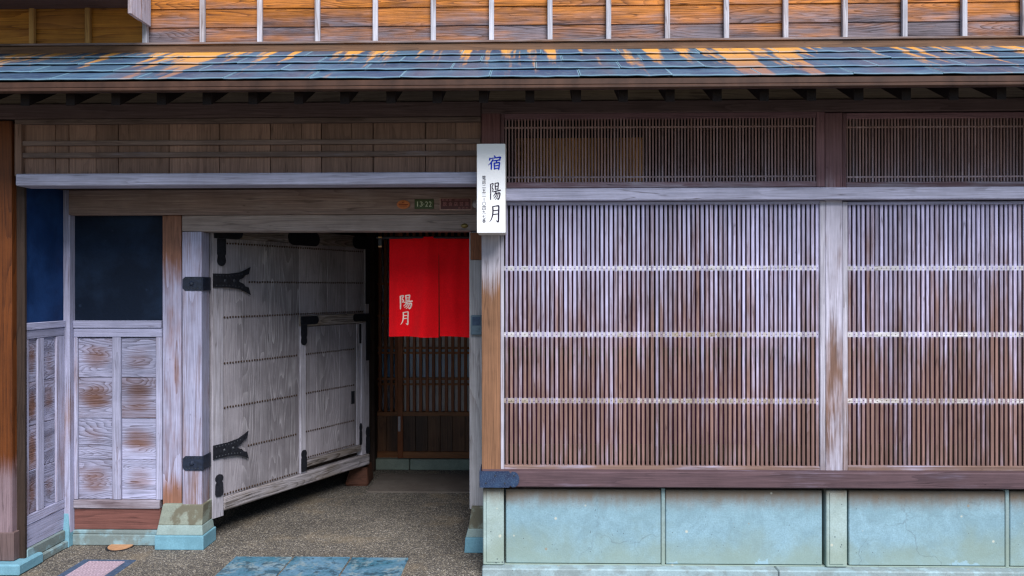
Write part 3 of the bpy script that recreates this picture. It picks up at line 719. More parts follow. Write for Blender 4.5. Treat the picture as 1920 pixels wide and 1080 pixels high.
# ---- porch: ceiling, left wall, back-left wall
box('porch_ceiling', -2.9, X(903, Y0), 4.40, 4.86, 2.13, 2.16, 'hall', house, 0)
XW = -2.781
lw = part('porch_side_wall', (XW, 4.58, 0), 'left side wall of the porch, blue plaster over bleached wainscot')
box('plaster_panel', XW-.06, XW-.012, 4.36, 4.80, 1.33, 2.14, 'plaster_blue', lw, 0)
box('backing', XW-.06, XW-.02, 4.36, 4.80, .05, 1.33, 'wains_y', lw, 0)
def yrail(z0, z1, x, mat='wains_fy', nm='rail'): box(nm, x-.03, x, 4.365, 4.735, z0, z1, mat, lw, .003)
box('edge_strip', -2.86, XW+.008, 4.342, 4.3635, .05, 2.12, 'hall', lw, .002)  # dark strip added to stand for the shaded side of the post
yrail(1.312, 1.352, XW+.006); yrail(1.262, 1.310, XW); yrail(.232, .285, XW); yrail(.105, .230, XW-.004, nm='board')
box('base_strip', XW-.06, XW+.012, 4.36, 4.72, .045, .104, 'strip', lw, .004)
box('base_strip', XW-.06, XW+.03, 4.36, 4.72, 0, .043, 'strip', lw, .006)
Ya = [(4.365, 4.395), (4.475, 4.535), (4.655, 4.735)]
for a, b in Ya: box('stile', XW-.03, XW-.001, a, b, .2855, 1.2615, 'wains_fz', lw, .003)
zj = [.285, .528, .775, 1.018, 1.262]
for a, b in ((4.395, 4.475), (4.535, 4.655)):
    for z0, z1 in zip(zj[:-1], zj[1:]):
        box('board', XW-.028, XW-.010-random.uniform(0, .002), a+.001, b-.001, z0+.0015, z1-.0015, 'wains_y', lw, .002)
# corner post
o = box('corner_post', XW-.01, XW+.030, 4.736, 4.80, .0, 2.14, 'bleach_z', house, .003)
frustum('corner_stone', XW-.02, XW+.035, 4.715, 4.80, 0, .20, (.0, .012, .02), 'base_blue', house)
# back-left wall
YB = 4.78
bw = part('porch_back_wall', (X(218, YB), YB, 0), 'dark plaster panel over bleached wainscot beside the gate post')
xa, xb = XW+.030, X(304, YB)
r_ = 218
box('plaster_panel', xa, xb, YB+.012, YB+.06, Z(603, YB, r_), Z(402, YB, r_), 'plaster', bw, 0)
box('stile', X(129.5, YB-.01), X(133.5, YB-.01), YB-.01, YB+.01, Z(602, YB, r_), Z(402, YB, r_), 'panel_rail', bw, .001)
box('rail', xa, xb, YB-.012, YB+.04, Z(615, YB, r_), Z(601, YB, r_), 'wains_fx', bw, .003)
box('rail', xa, xb, YB-.004, YB+.04, Z(632, YB, r_), Z(615.5, YB, r_), 'wains_fx', bw, .003)
for a, b in ((131, 145), (210, 226), (292, 304)):
    box('stile', max(X(a, YB), xa), X(b, YB), YB-.002, YB+.035, Z(937, YB, r_), Z(632.5, YB, r_), 'wains_fz', bw, .003)
qj = [633, 708, 785, 862, 937]
for a, b in ((145, 210), (226, 292)):
    for q0, q1 in zip(qj[:-1], qj[1:]):
        box('board', X(a, YB)+.001, X(b, YB)-.001, YB+.012+random.uniform(-.002, .002), YB+.035, Z(q1, YB, r_)+.0015, Z(q0, YB, r_)-.0015, 'wains', bw, .002)
box('backing', xa, xb, YB+.036, YB+.06, .02, 1.36, 'hall', bw, 0)
box('rail', xa, X(300, YB), YB-.010, YB+.03, Z(953, YB, r_), Z(937.5, YB, r_), 'grey_rail', bw, .003)
box('board', xa, X(300, YB), YB+.002, YB+.03, Z(993, YB, r_), Z(953.5, YB, r_), 'red_board', bw, .003)
box('base_strip', xa, X(297, YB), YB-.015, YB+.05, Z(1000, YB, r_), Z(993.5, YB, r_), 'strip', bw, .003)
box('base_strip', xa, X(297, YB), YB-.022, YB+.05, 0, Z(1000.5, YB, r_), 'strip', bw, .005)

# ---- door frame
box('lintel', XW+.031, X(903, 4.72), 4.722, 4.86, Z(402, 4.722, 460), 2.13, 'lintel', house, .004)
box('lintel_lip', XW+.05, X(903, 4.72), 4.714, 4.7215, Z(402, 4.722, 460)-.002, Z(399, 4.722, 460), 'lintel', house, .001)
box('lintel', X(341, 4.732), X(903, 4.72), 4.732, 4.86, Z(433.5, 4.732, 600), Z(403, 4.732, 460), 'lintel2', house, .004)
pbox('door_post', 304.5, 340, 403.5, 948, 4.752, .09, 'bleach_z2', house, ref=322)
pbox('door_post', 341.5, 378, 434.5, 948, 4.728, .115, 'bleach_z', house, ref=360)
pbox('door_jamb', 880, 925, 434.5, 955, 4.735, .115, 'jamb', house, ref=890)
fb = part('foot_stones', (X(340, 4.70), 4.70, 0), 'stepped stone foot under the gate post')
x0, x1 = X(289, 4.685), X(377, 4.685)
frustum('foot_block', x0+.012, x1-.004, 4.705, 4.86, Z(985, 4.705, 340), Z(946, 4.72, 340), (.02, .0, .018), 'base_moss', fb)
frustum('foot_block', x0+.004, x1+.004, 4.695, 4.87, Z(1004, 4.695, 340), Z(985, 4.70, 340)-.001, (.008, .008, .008), 'base_mid', fb)
frustum('foot_block', x0, x1+.012, 4.685, 4.88, 0, Z(1004.5, 4.69, 340), (.0, .0, .0), 'base_blue', fb)
fb2 = part('foot_stones', (X(888, 4.68), 4.68, 0), 'stepped stone foot half hidden by the window plinth')
x0, x1 = X(870, 4.67), X(930, 4.67)
frustum('foot_block', x0+.022, x1, 4.69, 4.86, Z(992, 4.69, 888), Z(951, 4.70, 888), (.018, .0, .02), 'base_moss', fb2)
frustum('foot_block', x0+.008, x1, 4.68, 4.87, Z(1008, 4.68, 888), Z(992, 4.68, 888)-.001, (.012, .0, .006), 'base_mid', fb2)
frustum('foot_block', x0, x1, 4.665, 4.88, 0, Z(1008.5, 4.67, 888), (.006, .0, .0), 'base_blue', fb2)

# ---- entrance hall and rooms (closed boxes so that they are as dark as the house is)
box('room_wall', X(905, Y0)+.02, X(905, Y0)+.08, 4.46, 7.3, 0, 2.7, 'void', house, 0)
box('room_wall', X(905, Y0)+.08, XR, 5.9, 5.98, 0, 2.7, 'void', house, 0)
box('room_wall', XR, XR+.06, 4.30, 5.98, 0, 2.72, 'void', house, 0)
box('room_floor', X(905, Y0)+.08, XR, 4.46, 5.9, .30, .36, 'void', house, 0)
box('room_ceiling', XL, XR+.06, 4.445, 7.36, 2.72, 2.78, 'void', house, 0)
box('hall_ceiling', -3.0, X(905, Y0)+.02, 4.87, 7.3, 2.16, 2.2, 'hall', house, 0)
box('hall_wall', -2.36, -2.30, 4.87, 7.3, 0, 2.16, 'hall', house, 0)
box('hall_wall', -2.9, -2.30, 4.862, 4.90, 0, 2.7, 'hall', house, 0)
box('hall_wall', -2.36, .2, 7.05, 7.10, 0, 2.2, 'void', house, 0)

# ---- inner sliding doors
YI = 6.80
box('hall_post', X(686, 6.72), X(702, 6.72), 6.72, 6.90, 0, 2.16, 'hall', house, .004)
th = part('threshold', (X(790, YI), YI, 0), 'grey-green threshold stones under the sliding doors')
box('threshold_stone', -1.36, X(767.5, YI), YI-.02, YI+.2, 0, Z(860.5, YI, 790), 'thresh', th, .006)
box('threshold_stone', X(769, YI), -.2, YI-.02, YI+.2, 0, Z(860.5, YI, 790), 'thresh', th, .006)
def sliding(p0, p1, Y, bars, label):
    e = part('sliding_door', (X((p0+p1)/2, Y), Y, .1), label)
    zf, zt3 = Z(859.5, Y, 790), 2.10
    pw = 10
    box('stile', X(p0, Y), X(p0+pw, Y), Y, Y+.04, zf, zt3, 'inner', e)
    box('stile', X(p1-pw, Y), X(p1, Y), Y, Y+.04, zf, zt3, 'inner', e)
    xa, xb = X(p0+pw, Y), X(p1-pw, Y)
    box('rail', xa, xb, Y+.002, Y+.04, zf, Z(847, Y, 790), 'inner_x', e)
    mr = box('rail', xa, xb, Y-.006, Y+.04, Z(780, Y, 790), Z(772, Y, 790), 'inner_x', e)
    box('rail', xa, xb, Y+.002, Y+.04, zt3-.06, zt3, 'inner_x', e)
    for q0, q1 in ((709, 713), (719, 723), (651, 655), (660, 664), (590, 594), (530, 534)):
        box('rail', xa, xb, Y+.012, Y+.03, Z(q1, Y, 790), Z(q0, Y, 790), 'inner_x', e, .001)
    for b in bars: box('bar', X(b-2.8, Y), X(b+2.8, Y), Y+.004, Y+.032, Z(772, Y, 790), zt3-.06, 'inner', e, .002)
    nb = max(2, int((p1-p0)/24)); w = (xb-xa)/nb
    for i in range(nb): box('board', xa+i*w+.001, xa+(i+1)*w-.001, Y+.012+random.uniform(0, .002), Y+.03, Z(847, Y, 790), Z(780, Y, 790), 'inner_board', e, .002)
    for q0, q1, mm in ((600, 652, 'paper'), (653, 709, 'blue_wall'), (710, 776, 'paper_grey'), (444, 599, 'paper_grey')):  # panels added behind the glass, coloured like the street's reflections in it
        box('inner_screen', xa, xb, Y+.09, Y+.10, Z(q1, Y, 790)+.001, Z(q0, Y, 790), mm, e, 0)
    box('glass_pane', xa, xb, Y+.033, Y+.036, Z(772, Y, 790), zt3-.06, 'glass', e, 0)
    return e
sliding(690, 757, 6.845, [712, 722.5, 733.5, 743], 'narrow latticed sliding door left of the noren')
d2 = sliding(745, 905, YI, [764+12.05*i for i in range(11)], 'latticed sliding door behind the red noren')
tg = pbox('pull_plate', 746, 750.5, 781, 809, YI-.003, .004, 'tag_pale', d2, ref=790, bev=.001)

# ---- plank gate door, swung inward
HX, HY = X(392, 4.86), 4.86
EX, EY = X(687, 6.27), 6.27
W = math.hypot(EX-HX, EY-HY); ANG = math.atan2(EY-HY, EX-HX)
gate = empty('gate_door', (HX, HY, 0), house); gate.rotation_euler = (0, 0, ANG)
gate['label'] = 'broad plank gate with iron straps, swung inward'
WP.pop(gate.name)                      # its children are given in the gate's own axes
ux, uy = math.cos(ANG), math.sin(ANG)
def S(px):                             # distance along the leaf at picture column px
    k = X(px, 1.0); return (k*HY-HX)/(ux-k*uy)
def GZ(px, py):
    s = S(px); return Z(py, HY+s*uy, px)
T = .055
ZB, ZT = .165, 1.945
s_h, s_w0, s_w1, s_e = S(413), S(557), S(668), W
def gbox(nm, s0, s1, z0, z1, mat, y=-T/2, t=T, bev=.003): return box(nm, s0, s1, y, y+t, z0, z1, mat, gate, bev)
gbox('hinge_stile', .0, s_h, ZB-.03, ZT, 'door_fr')
gbox('rail', s_h+.001, s_e-.05, ZT-.09, ZT, 'door_rail', -T/2-.002)
gbox('rail', s_h+.001, s_e, ZB, ZB+.085, 'door_rail', -T/2-.006, T+.006, .008)
gbox('end_stile', s_e-.05, s_e, ZB+.086, ZT, 'door_fr')
zW = GZ(560, 612)                      # top of the wicket opening
js = [s_h+.001, S(450), S(500), s_w0]
for a, b in zip(js[:-1], js[1:]): gbox('plank', a+.0012, b-.0012, ZB+.086, ZT-.091, 'door', -T/2+.008+random.uniform(-.0015, .0015), T-.02, .002)
js = [s_w0, S(610), S(645), s_e-.051]
for a, b in zip(js[:-1], js[1:]): gbox('plank', a+.0012, b-.0012, zW+.075, ZT-.091, 'door', -T/2+.008+random.uniform(-.0015, .0015), T-.02, .002)
gbox('rail', s_w0, s_e-.051, zW+.001, zW+.074, 'door_rail', -T/2-.004)
gbox('wicket_stile', s_w0, S(567), ZB+.086, zW, 'door_fr', -T/2-.004)
gbox('wicket_stile', s_w1+.03, s_e-.051, ZB+.086, zW, 'door_fr', -T/2-.002)
gbox('wicket_rail', S(567), s_w1+.029, ZB+.12, ZB+.17, 'door_rail', -T/2-.002)
js = [S(567)+.002, S(590), S(633), s_w1-.02]
for a, b in zip(js[:-1], js[1:]): gbox('wicket_plank', a+.001, b-.001, ZB+.171, zW-.004, 'door', -T/2+.012+random.uniform(-.001, .001), T-.03, .002)
gbox('wicket_edge', s_w1-.019, s_w1+.02, ZB+.171, zW-.004, 'door_fr', -T/2+.008, T-.03)
gbox('backing', .02, s_e-.02, ZB+.05, ZT-.03, 'hall', T/2-.008, .006, 0)
gbox('handle_slot', S(655), S(661), GZ(658, 757), GZ(658, 733), 'iron', -T/2+.008, .01, .001)
# nail rows
def nails(s0, s1, z, step=.023): return [(s0+step*.6+i*step, -T/2+.006, z+random.uniform(-.0012, .0012)) for i in range(int((s1-s0)/step))]
zr = [GZ(416, 456), GZ(466, 529), GZ(416, 595)]
big = nails(s_h, s_e-.06, zr[0])+nails(S(460), s_e-.06, zr[1])+nails(s_h, s_e-.06, zr[2])
for z in (GZ(416, 681), GZ(416, 764), GZ(460, 835), ZB+.10): big += nails(s_h if z != GZ(460, 835) else S(458), s_w0-.01, z)
for q in ((570, 664), (570, 737), (570, 809)): big += [(p[0], -T/2+.010, p[2]) for p in nails(S(568), s_w1-.03, GZ(*q))]
big += [(p[0], -T/2+.010, p[2]) for p in nails(S(568), s_w1-.03, ZB+.185)]
studs('nail', big, .0075, 'nail_door', gate)
# iron straps on the leaf: fork-tailed
def strap(px1, pyc, hh):
    zc_ = GZ(400, pyc); L_ = S(px1); a = hh/2; y = -T/2-.004
    top = [(-.0, a), (L_*.4, a*1.02), (L_*.7, a*1.25), (L_*.9, a*1.75), (L_, a*2.1)]
    fork = [(L_*.95, a*1.0), (L_*.86, a*.85), (L_*.80, a*.45), (L_*.68, a*.12)]
    pts = top+fork+[(x_, -z_) for x_, z_ in reversed(fork)]+[(x_, -z_) for x_, z_ in reversed(top)]
    o = extrude('hinge_strap', pts, .006, 'iron', gate, (0, y, zc_)); o['label'] = 'black iron hinge strap with a forked tail'
    st_ = []
    for k in range(9):
        s = L_*(.08+.085*k); st_ += [(s, y-.006, zc_+a*.72*(1+max(0, k-5)*.12)), (s, y-.006, zc_-a*.72*(1+max(0, k-5)*.12))]
    studs('stud', st_, .0045, 'iron_stud', gate)
    studs('stud', [(L_*.3, y-.006, zc_), (L_*.55, y-.006, zc_)], .011, 'iron_stud', gate)
strap(462, 526, .085); strap(458, 846, .085)
def plate(pts, y=-T/2-.003, nm='iron_corner', t=.005): return extrude(nm, pts, t, 'iron', gate, (0, y, 0))
def rounded(s0, s1, z0, z1, endr=True):
    r = (z1-z0)/2; zc_ = (z0+z1)/2
    return [(s0, z0), (s1-r, z0)]+[(s1-r+r*math.cos(a), zc_+r*math.sin(a)) for a in [(-.5+.125*k)*math.pi for k in range(1, 8)]]+[(s1-r, z1), (s0, z1)]
def roundv(s0, s1, z0, z1):            # rounded at the bottom, notched neck
    r = (s1-s0)/2; c = (s0+s1)/2
    return [(s0, z1), (s0, z0+2.2*r), (s0+.2*r, z0+1.9*r)]+[(c+r*math.cos(a), z0+r+r*math.sin(a)) for a in [math.pi*(1+.125*k) for k in range(0, 9)]]+[(s1-.2*r, z0+1.9*r), (s1, z0+2.2*r), (s1, z1)]
plate(rounded(.01, S(448), ZT-.095, ZT+.002), -T/2-.005)
plate(roundv(S(400), S(416), GZ(408, 499), ZT-.096), -T/2-.004)
m0, m1 = S(533), S(592)
plate(rounded((m0+m1)/2, m1, ZT-.105, ZT-.005), -T/2-.006); plate([(m0+m1-p[0], p[1]) for p in reversed(rounded((m0+m1)/2+.001, m1, ZT-.105, ZT-.005))], -T/2-.0065)
e0 = S(655)
plate([(s_e+e0-p[0]-.002, p[1]) for p in reversed(rounded(e0, s_e, ZT-.10, ZT))], -T/2-.005)
plate([(s_e-.055, 1.42), (s_e-.001, 1.42), (s_e-.001, ZT-.101), (s_e-.055, ZT-.101)], -T/2-.004)
plate(rounded(s_w0-.003, S(590), zW+.012, zW+.07), -T/2-.006)
plate(roundv(s_w0-.001, S(568), GZ(562, 647), zW+.011), -T/2-.007)
plate([(s_e-.05+S(655)-p[0], p[1]) for p in reversed(rounded(S(655), s_e-.05, zW+.012, zW+.07))], -T/2-.006)
plate([(s_e+.0-.05+.001, .98), (s_e-.001, .98), (s_e-.001, zW+.07), (s_e-.05+.001, zW+.07)], -T/2-.0045)
plate(roundv(s_w1+.005, s_w1+.028, zW-.16, zW-.01), -T/2+.004)
plate([(2*S(562)-p[0], ZB+.27-(p[1]-ZB)) for p in roundv(S(557), S(567), ZB+.02, ZB+.17)], -T/2-.008)
def blob(s0, s1, z0, z1):              # ornamental plate with a waist
    c = (s0+s1)/2; w = (s1-s0)/2; h = z1-z0
    prof = [(0, .0), (.8, .03), (1, .14), (.95, .4), (.9, .58), (.6, .66), (.95, .74), (1, .84), (.7, .95), (0, 1)]
    return [(c+w*a, z0+h*b) for a, b in prof]+[(c-w*a, z0+h*b) for a, b in reversed(prof[1:-1])]
plate(blob(S(396), S(411), GZ(403, 930), GZ(403, 888)), -T/2-.003)
plate(blob(s_e-.052, s_e-.002, ZB+.09, ZB+.30), -T/2-.003)
plate(blob(s_w1+.0, s_w1+.03, ZB+.17, ZB+.34), -T/2-.001)
# hinge straps on the post: front and side faces
for q0, q1 in ((519, 545), (855, 882)):
    Yp = 4.7275
    xa, xb = X(343, Yp), X(379, Yp); z0, z1 = Z(q1, Yp, 360), Z(q0, Yp, 360); c = .015
    o = extrude('post_strap', [(0, c), (c, 0), (xb-xa, 0), (xb-xa, z1-z0), (c, z1-z0), (0, z1-z0-c)], .005, 'iron2', house, (xa, Yp, z0))
    o['label'] = 'blue-black iron strap wrapped round the gate post'
    box('post_strap', xb-.002, xb+.005, Yp+.0005, 4.845, z0+.001, z1-.001, 'iron2', house, .001)
    studs('stud', [(xa+.055, Yp-.005, (z0+z1)/2)], .017, 'iron2', house)
    studs('stud', [(xa+.02+.018*k, Yp-.005, zz) for k in range(6) for zz in (z0+.012, z1-.012)], .004, 'iron_stud', house)

# ================================================================== EAVE ROOF
roof = part('eave_roof', (0, 3.76, 2.5), 'narrow copper eave roof streaked with orange runs')
E0, E1 = (3.76, 2.517), (4.43, 2.852)
sl = math.atan2(E1[1]-E0[1], E1[0]-E0[0]); SL = math.hypot(E1[0]-E0[0], E1[1]-E0[1])
nrow = 4; rl = SL/nrow; sw = .418
for r in range(nrow):
    xs = XL-.2-(.5 if r % 2 else .16)*sw+random.uniform(-.05, .05); 
    while xs < XR+.2:
        w = sw+random.uniform(-.012, .012)
        t = (r+.5)*rl+.012
        yc, zc_ = E0[0]+math.cos(sl)*t, E0[1]+math.sin(sl)*t
        lift = .012
        V, Fc = [], []; nx = 8; hy = (rl+.03)/2; dzs = [random.gauss(0, .0011) for _ in range(nx+1)]
        for a_ in range(nx+1):
            xx = (w-.003)*(a_/nx-.5); cr = .004 if a_ in (0, nx) else 0
            for yy, zz in ((-hy+cr, -.003+dzs[a_]), (-hy+cr-.001, .0+dzs[a_]), (-hy+.004+cr, .0028+dzs[a_]), (-hy+.03, .0022+dzs[a_]*.5), (hy, .002), (hy, -.002), (-hy+.01, -.003+dzs[a_])):
                V.append((xx, yy, zz))
        for a_ in range(nx):
            for b_ in range(7): p_, q_ = a_*7+b_, a_*7+(b_+1) % 7; Fc.append((p_, q_, q_+7, p_+7))
        Fc.append(tuple(range(6, -1, -1))); Fc.append(tuple(range(nx*7, nx*7+7)))
        me = bpy.data.meshes.new('sheet'); me.from_pydata(V, [], Fc); me.materials.append(M['copper'])
        o = bpy.data.objects.new('copper_sheet', me)
        link(o, roof, (xs+w/2, yc-math.sin(sl)*lift, zc_+math.cos(sl)*lift+random.uniform(-.0008, .0008)))
        o.rotation_euler = (sl-.058, random.uniform(-.002, .002), 0)
        xs += w
# deck under the sheets
def sloped(name, y0, y1, up0, up1, x0, x1, mat, parent, base=E0):
    """slab that follows the roof slope; up0/up1 = offsets below the roof line"""
    c = Vector(((x0+x1)/2, 0, 0)); V = []
    for xx in (x0, x1):
        for (t, u) in ((y0, up0), (y1, up0), (y1, up1), (y0, up1)):
            V.append((xx, base[0]+t, base[1]+math.tan(sl)*t+u))
    cen = sum((Vector(v) for v in V), Vector())/8
    return mesh(name, [Vector(v)-cen for v in V], [(0, 1, 2, 3), (7, 6, 5, 4), (0, 4, 5, 1), (1, 5, 6, 2), (2, 6, 7, 3), (3, 7, 4, 0)], mat, parent, cen)
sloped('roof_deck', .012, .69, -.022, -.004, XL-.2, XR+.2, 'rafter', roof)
fz = Z(152, 3.755, 960)
box('fascia', XL-.2, XR+.2, 3.752, 3.782, fz-.020, fz+.010, 'fascia', roof, .004)
box('fascia', XL-.2, XR+.2, 3.742, 3.778, fz-.040, fz-.0205, 'fascia', roof, .007)
XV = X(994, 3.82); pitch = .2215
for k in range(-17, 17):
    xr = XV+k*pitch
    if xr < XL-.1 or xr > XR+.1: continue
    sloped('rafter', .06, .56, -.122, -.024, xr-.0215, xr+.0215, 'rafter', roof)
# ================================================================== UPPER WALL
uw = part('upper_wall', (0, 4.43, 2.85), 'horizontal siding boards with narrow upright battens above the eave')
YU = 4.43
xw = X(275, YU)
zj = [2.902, 3.004, 3.108, 3.212, 3.316, 3.42, 3.524]
batx = [x_ for x_ in (X(383.5, YU)+.3205*k for k in range(-1, 15)) if x_ < XR-.05]
for i, (z0, z1) in enumerate(zip(zj[:-1], zj[1:])):
    xs = xw+.0
    k = 0
    cuts = [xw]+batx[1:]+[XR]
    for a, b in zip(cuts[:-1], cuts[1:]):
        o = box('siding_board', a+.0008, b-.0008, YU-.004, YU+.014, z0-.012, z1, 'siding', uw, .002); o.rotation_euler = (-.06, 0, 0)
    cuts = [XL, X(66, YU), X(170, YU), xw]
    for a, b in zip(cuts[:-1], cuts[1:]):
        o = box('siding_board', a+.0008, b-.0008, YU-.004, YU+.014, z0-.012, z1, 'siding_warm', uw, .002); o.rotation_euler = (-.06, 0, 0)
box('backing', XL, XR, YU+.03, YU+.08, 2.78, 3.6, 'hall', uw, 0)
for x_ in batx: box('batten', x_-.0135, x_+.0135, YU-.034, YU-.010, 2.901, 3.53, 'batten', uw, .002)
for px in (66, 170): box('batten', X(px, YU)-.014, X(px, YU)+.014, YU-.034, YU-.010, 2.901, 3.53, 'batten_warm', uw, .002)
box('batten', X(66, YU)-.66, X(66, YU)-.63, YU-.034, YU-.010, 2.901, 3.53, 'batten_warm', uw, .002)
box('trim_board', XL, XR, YU-.046, YU+.02, 2.888, 2.9005, 'skirt', uw, .002)
box('trim_board', XL, XR, YU-.036, YU+.02, 2.845, 2.8875, 'skirt', uw, .003)
# projecting shutter box at the left, with its end board
sbx = part('shutter_box', (-2.9, 4.2, 3.0), 'projecting wooden box at the top left, its end board hanging lower')
xb_ = X(247, 4.18)
box('end_board', xb_-.020, xb_, 4.178, 4.30, 2.990, 3.56, 'wing', sbx, .002)
box('end_board', xb_-.018, xb_-.001, 4.301, 4.40, 2.992, 3.56, 'wing', sbx, .002)
box('box_front', XL, xb_-.021, 3.85, 3.875, 3.10, 3.56, 'beam_dark', sbx, .003)
box('box_bottom', XL, xb_-.021, 3.876, 4.41, 3.10, 3.12, 'beam_dark', sbx, .002)
box('box_end', xb_-.020, xb_, 3.85, 4.176, 3.10, 3.56, 'wing', sbx, .002)
box('box_top', XL, xb_, 3.83, 4.42, 3.56, 3.585, 'beam_dark', sbx, .002)

# ================================================================== THINGS ON THE HOUSE
# ---- white signboard
YS = 4.125
xa, xb = X(894, YS), X(948, YS); z0, z1 = Z(437, YS, 920), Z(269, YS, 920)
sign = empty('signboard', ((xa+xb)/2, YS+.17, z0))
tag(sign, 'tall white box signboard with blue and black brush characters fixed to the column', 'sign')
box('sign_case', xa, xb, YS+.004, Y0-.001, z0, z1, 'sign_side', sign, .004)
box('sign_face', xa+.0015, xb-.0015, YS, YS+.0038, z0+.0015, z1-.0015, 'sign_white', sign, .001)
flat = lambda x, z: YS
px_m = lambda n: n*YS/F
brush_mesh('lettering', brush('宿', X(915.5, YS), Z(292, YS, 920), px_m(25), px_m(26), 0, 1.25), 'ink_blue', sign, flat)
brush_mesh('lettering', brush('陽', X(918, YS), Z(343, YS, 920), px_m(21), px_m(31), 0, 1.2), 'ink_black', sign, flat)
brush_mesh('lettering', brush('月', X(917.5, YS), Z(386, YS, 920), px_m(22), px_m(30), 0, 1.05), 'ink_black', sign, flat)
zy = 333.5
for ch, hh in (('電', 7.6), ('話', 7.6), ('二', 7), ('五', 7.2), ('二', 7), ('―', 7), ('〇', 7.2), ('四', 7.2), ('九', 7.2), ('七', 7.2), ('番', 7.6)):
    if ch == '―':
        box('lettering', X(907.5, YS), X(908.3, YS), YS-.0016, YS-.0008, Z(zy+2.4, YS, 908), Z(zy-2.4, YS, 908), 'ink_black', sign, 0)
    else:
        text('lettering', ch, px_m(6.7), px_m(hh) if ch not in '二' else px_m(5), X(907.8, YS), YS-.0012, Z(zy, YS, 908), 'ink_black', sign)
    zy += 8.05
# ---- small plaques on the lintel
YP = 4.716
def plaque(nm, a, b, q0, q1, label, face, edge=None):
    x0, x1, zz0, zz1 = X(a, YP), X(b, YP), Z(q1, YP, (a+b)/2), Z(q0, YP, (a+b)/2)
    e = empty(nm, ((x0+x1)/2, YP+.006, zz0)); tag(e, label, 'plaque')
    if edge:
        box('plaque_rim', x0, x1, YP, YP+.006, zz0, zz1, edge, e, .001)
        box('plate', x0+.0062, x1-.0062, YP-.002, YP, zz0+.0062, zz1-.0062, face, e, .0005)
    else: box('plate', x0, x1, YP-.001, YP+.006, zz0, zz1, face, e, .0015)
    return e, (x0+x1)/2, (zz0+zz1)/2
e, xc, zc_ = plaque('plaque', 824.5, 884.5, 370.5, 394, 'maroon metal restaurant licence plaque with a pale copper edge', 'plaque_red', 'plaque_edge')
pm = YP/F
text('lettering', '飲 食 店 営 業', pm*49, pm*8, X(855, YP), YP-.0032, Z(382.4, YP, 855), 'ink_pink', e)
text('lettering', '金 沢 市', pm*19, pm*3.6, X(868.5, YP), YP-.0032, Z(389.6, YP, 868), 'ink_pink', e)
for i in range(12): box('small_print', X(829+1.65*i, YP), X(829+1.65*i+1.2, YP), YP-.0028, YP-.0021, Z(376, YP, 855), Z(373.8, YP, 855), 'plaque_red' if i % 4 == 3 else 'ink_pink', e, 0)
for i in range(11): box('small_print', X(853+2.3*i, YP), X(853+2.3*i+1.3, YP), YP-.0028, YP-.0021, Z(376, YP, 855), Z(374, YP, 855), 'ink_pink', e, 0)
e, xc, zc_ = plaque('plaque', 777.5, 813.5, 373.5, 391.5, 'small dark green house number plaque reading 13-22', 'plaque_green')
for ch, u, w in (('1', 783.2, 1.7), ('3', 790, 5.4), ('·', 795, 1.6), ('2', 800.2, 5.4), ('2', 807, 5.4)):
    text('lettering', ch, pm*w, pm*9.4 if ch != '·' else pm*1.8, X(u, YP), YP-.0022, Z(382.6, YP, 795), 'ink_cream', e)
rx, rz = pm*12.3, pm*8.2
xo, zo = X(756.5, YP), Z(383.5, YP, 756)
e = empty('plaque', (xo, YP+.006, zo)); tag(e, 'small oval orange plaque left of the green number plate', 'plaque')
extrude('plate', ellipse(rx, rz), .007, 'plaque_orange', e, (xo, YP+.006, zo))
extrude('star', ellipse(pm*1.3, pm*1.1, 10), .001, 'ink_rust', e, (xo-.003, YP-.0012, zo+pm*3.6))
for i in range(9): box('small_print', xo+pm*(-8.4+1.9*i), xo+pm*(-8.4+1.9*i+1.4), YP-.0022, YP-.0012, zo-pm*1.1, zo+pm*.9, 'ink_rust', e, 0)
box('small_print', xo-pm*7, xo+pm*7, YP-.0022, YP-.0012, zo-pm*3.3, zo-pm*2.5, 'ink_rust', e, 0)
# round dome and brass oval
def dome(nm, x, y, z, rx, rz, d, mat, label, cat):
    V, Fc = [], []; n = 18; rings = 4
    for r in range(rings):
        a = r/rings*math.pi/2
        for k in range(n): V.append((rx*math.cos(a)*math.cos(2*math.pi*k/n), -d*math.sin(a), rz*math.cos(a)*math.sin(2*math.pi*k/n)))
    V.append((0, -d, 0))
    for r in range(rings-1):
        for k in range(n): Fc.append((r*n+k, r*n+(k+1) % n, (r+1)*n+(k+1) % n, (r+1)*n+k))
    for k in range(n): Fc.append(((rings-1)*n+k, (rings-1)*n+(k+1) % n, rings*n))
    o = mesh(nm, V, Fc, mat, None, (x, y, z), True); tag(o, label, cat); return o
dome('lamp_dome', X(893, 4.72), 4.721, Z(383, 4.72, 893), pm*7.5, pm*7.5, .02, 'white_dome', 'pale round dome on the lintel, half hidden by the white signboard', 'dome')  # pale dome of a meter, not a lamp
dome('brass_boss', X(871, 4.731), 4.731, Z(423.3, 4.73, 871), pm*7, pm*4.4, .008, 'brass', 'small oval brass boss on the lower lintel near the signboard', 'boss')
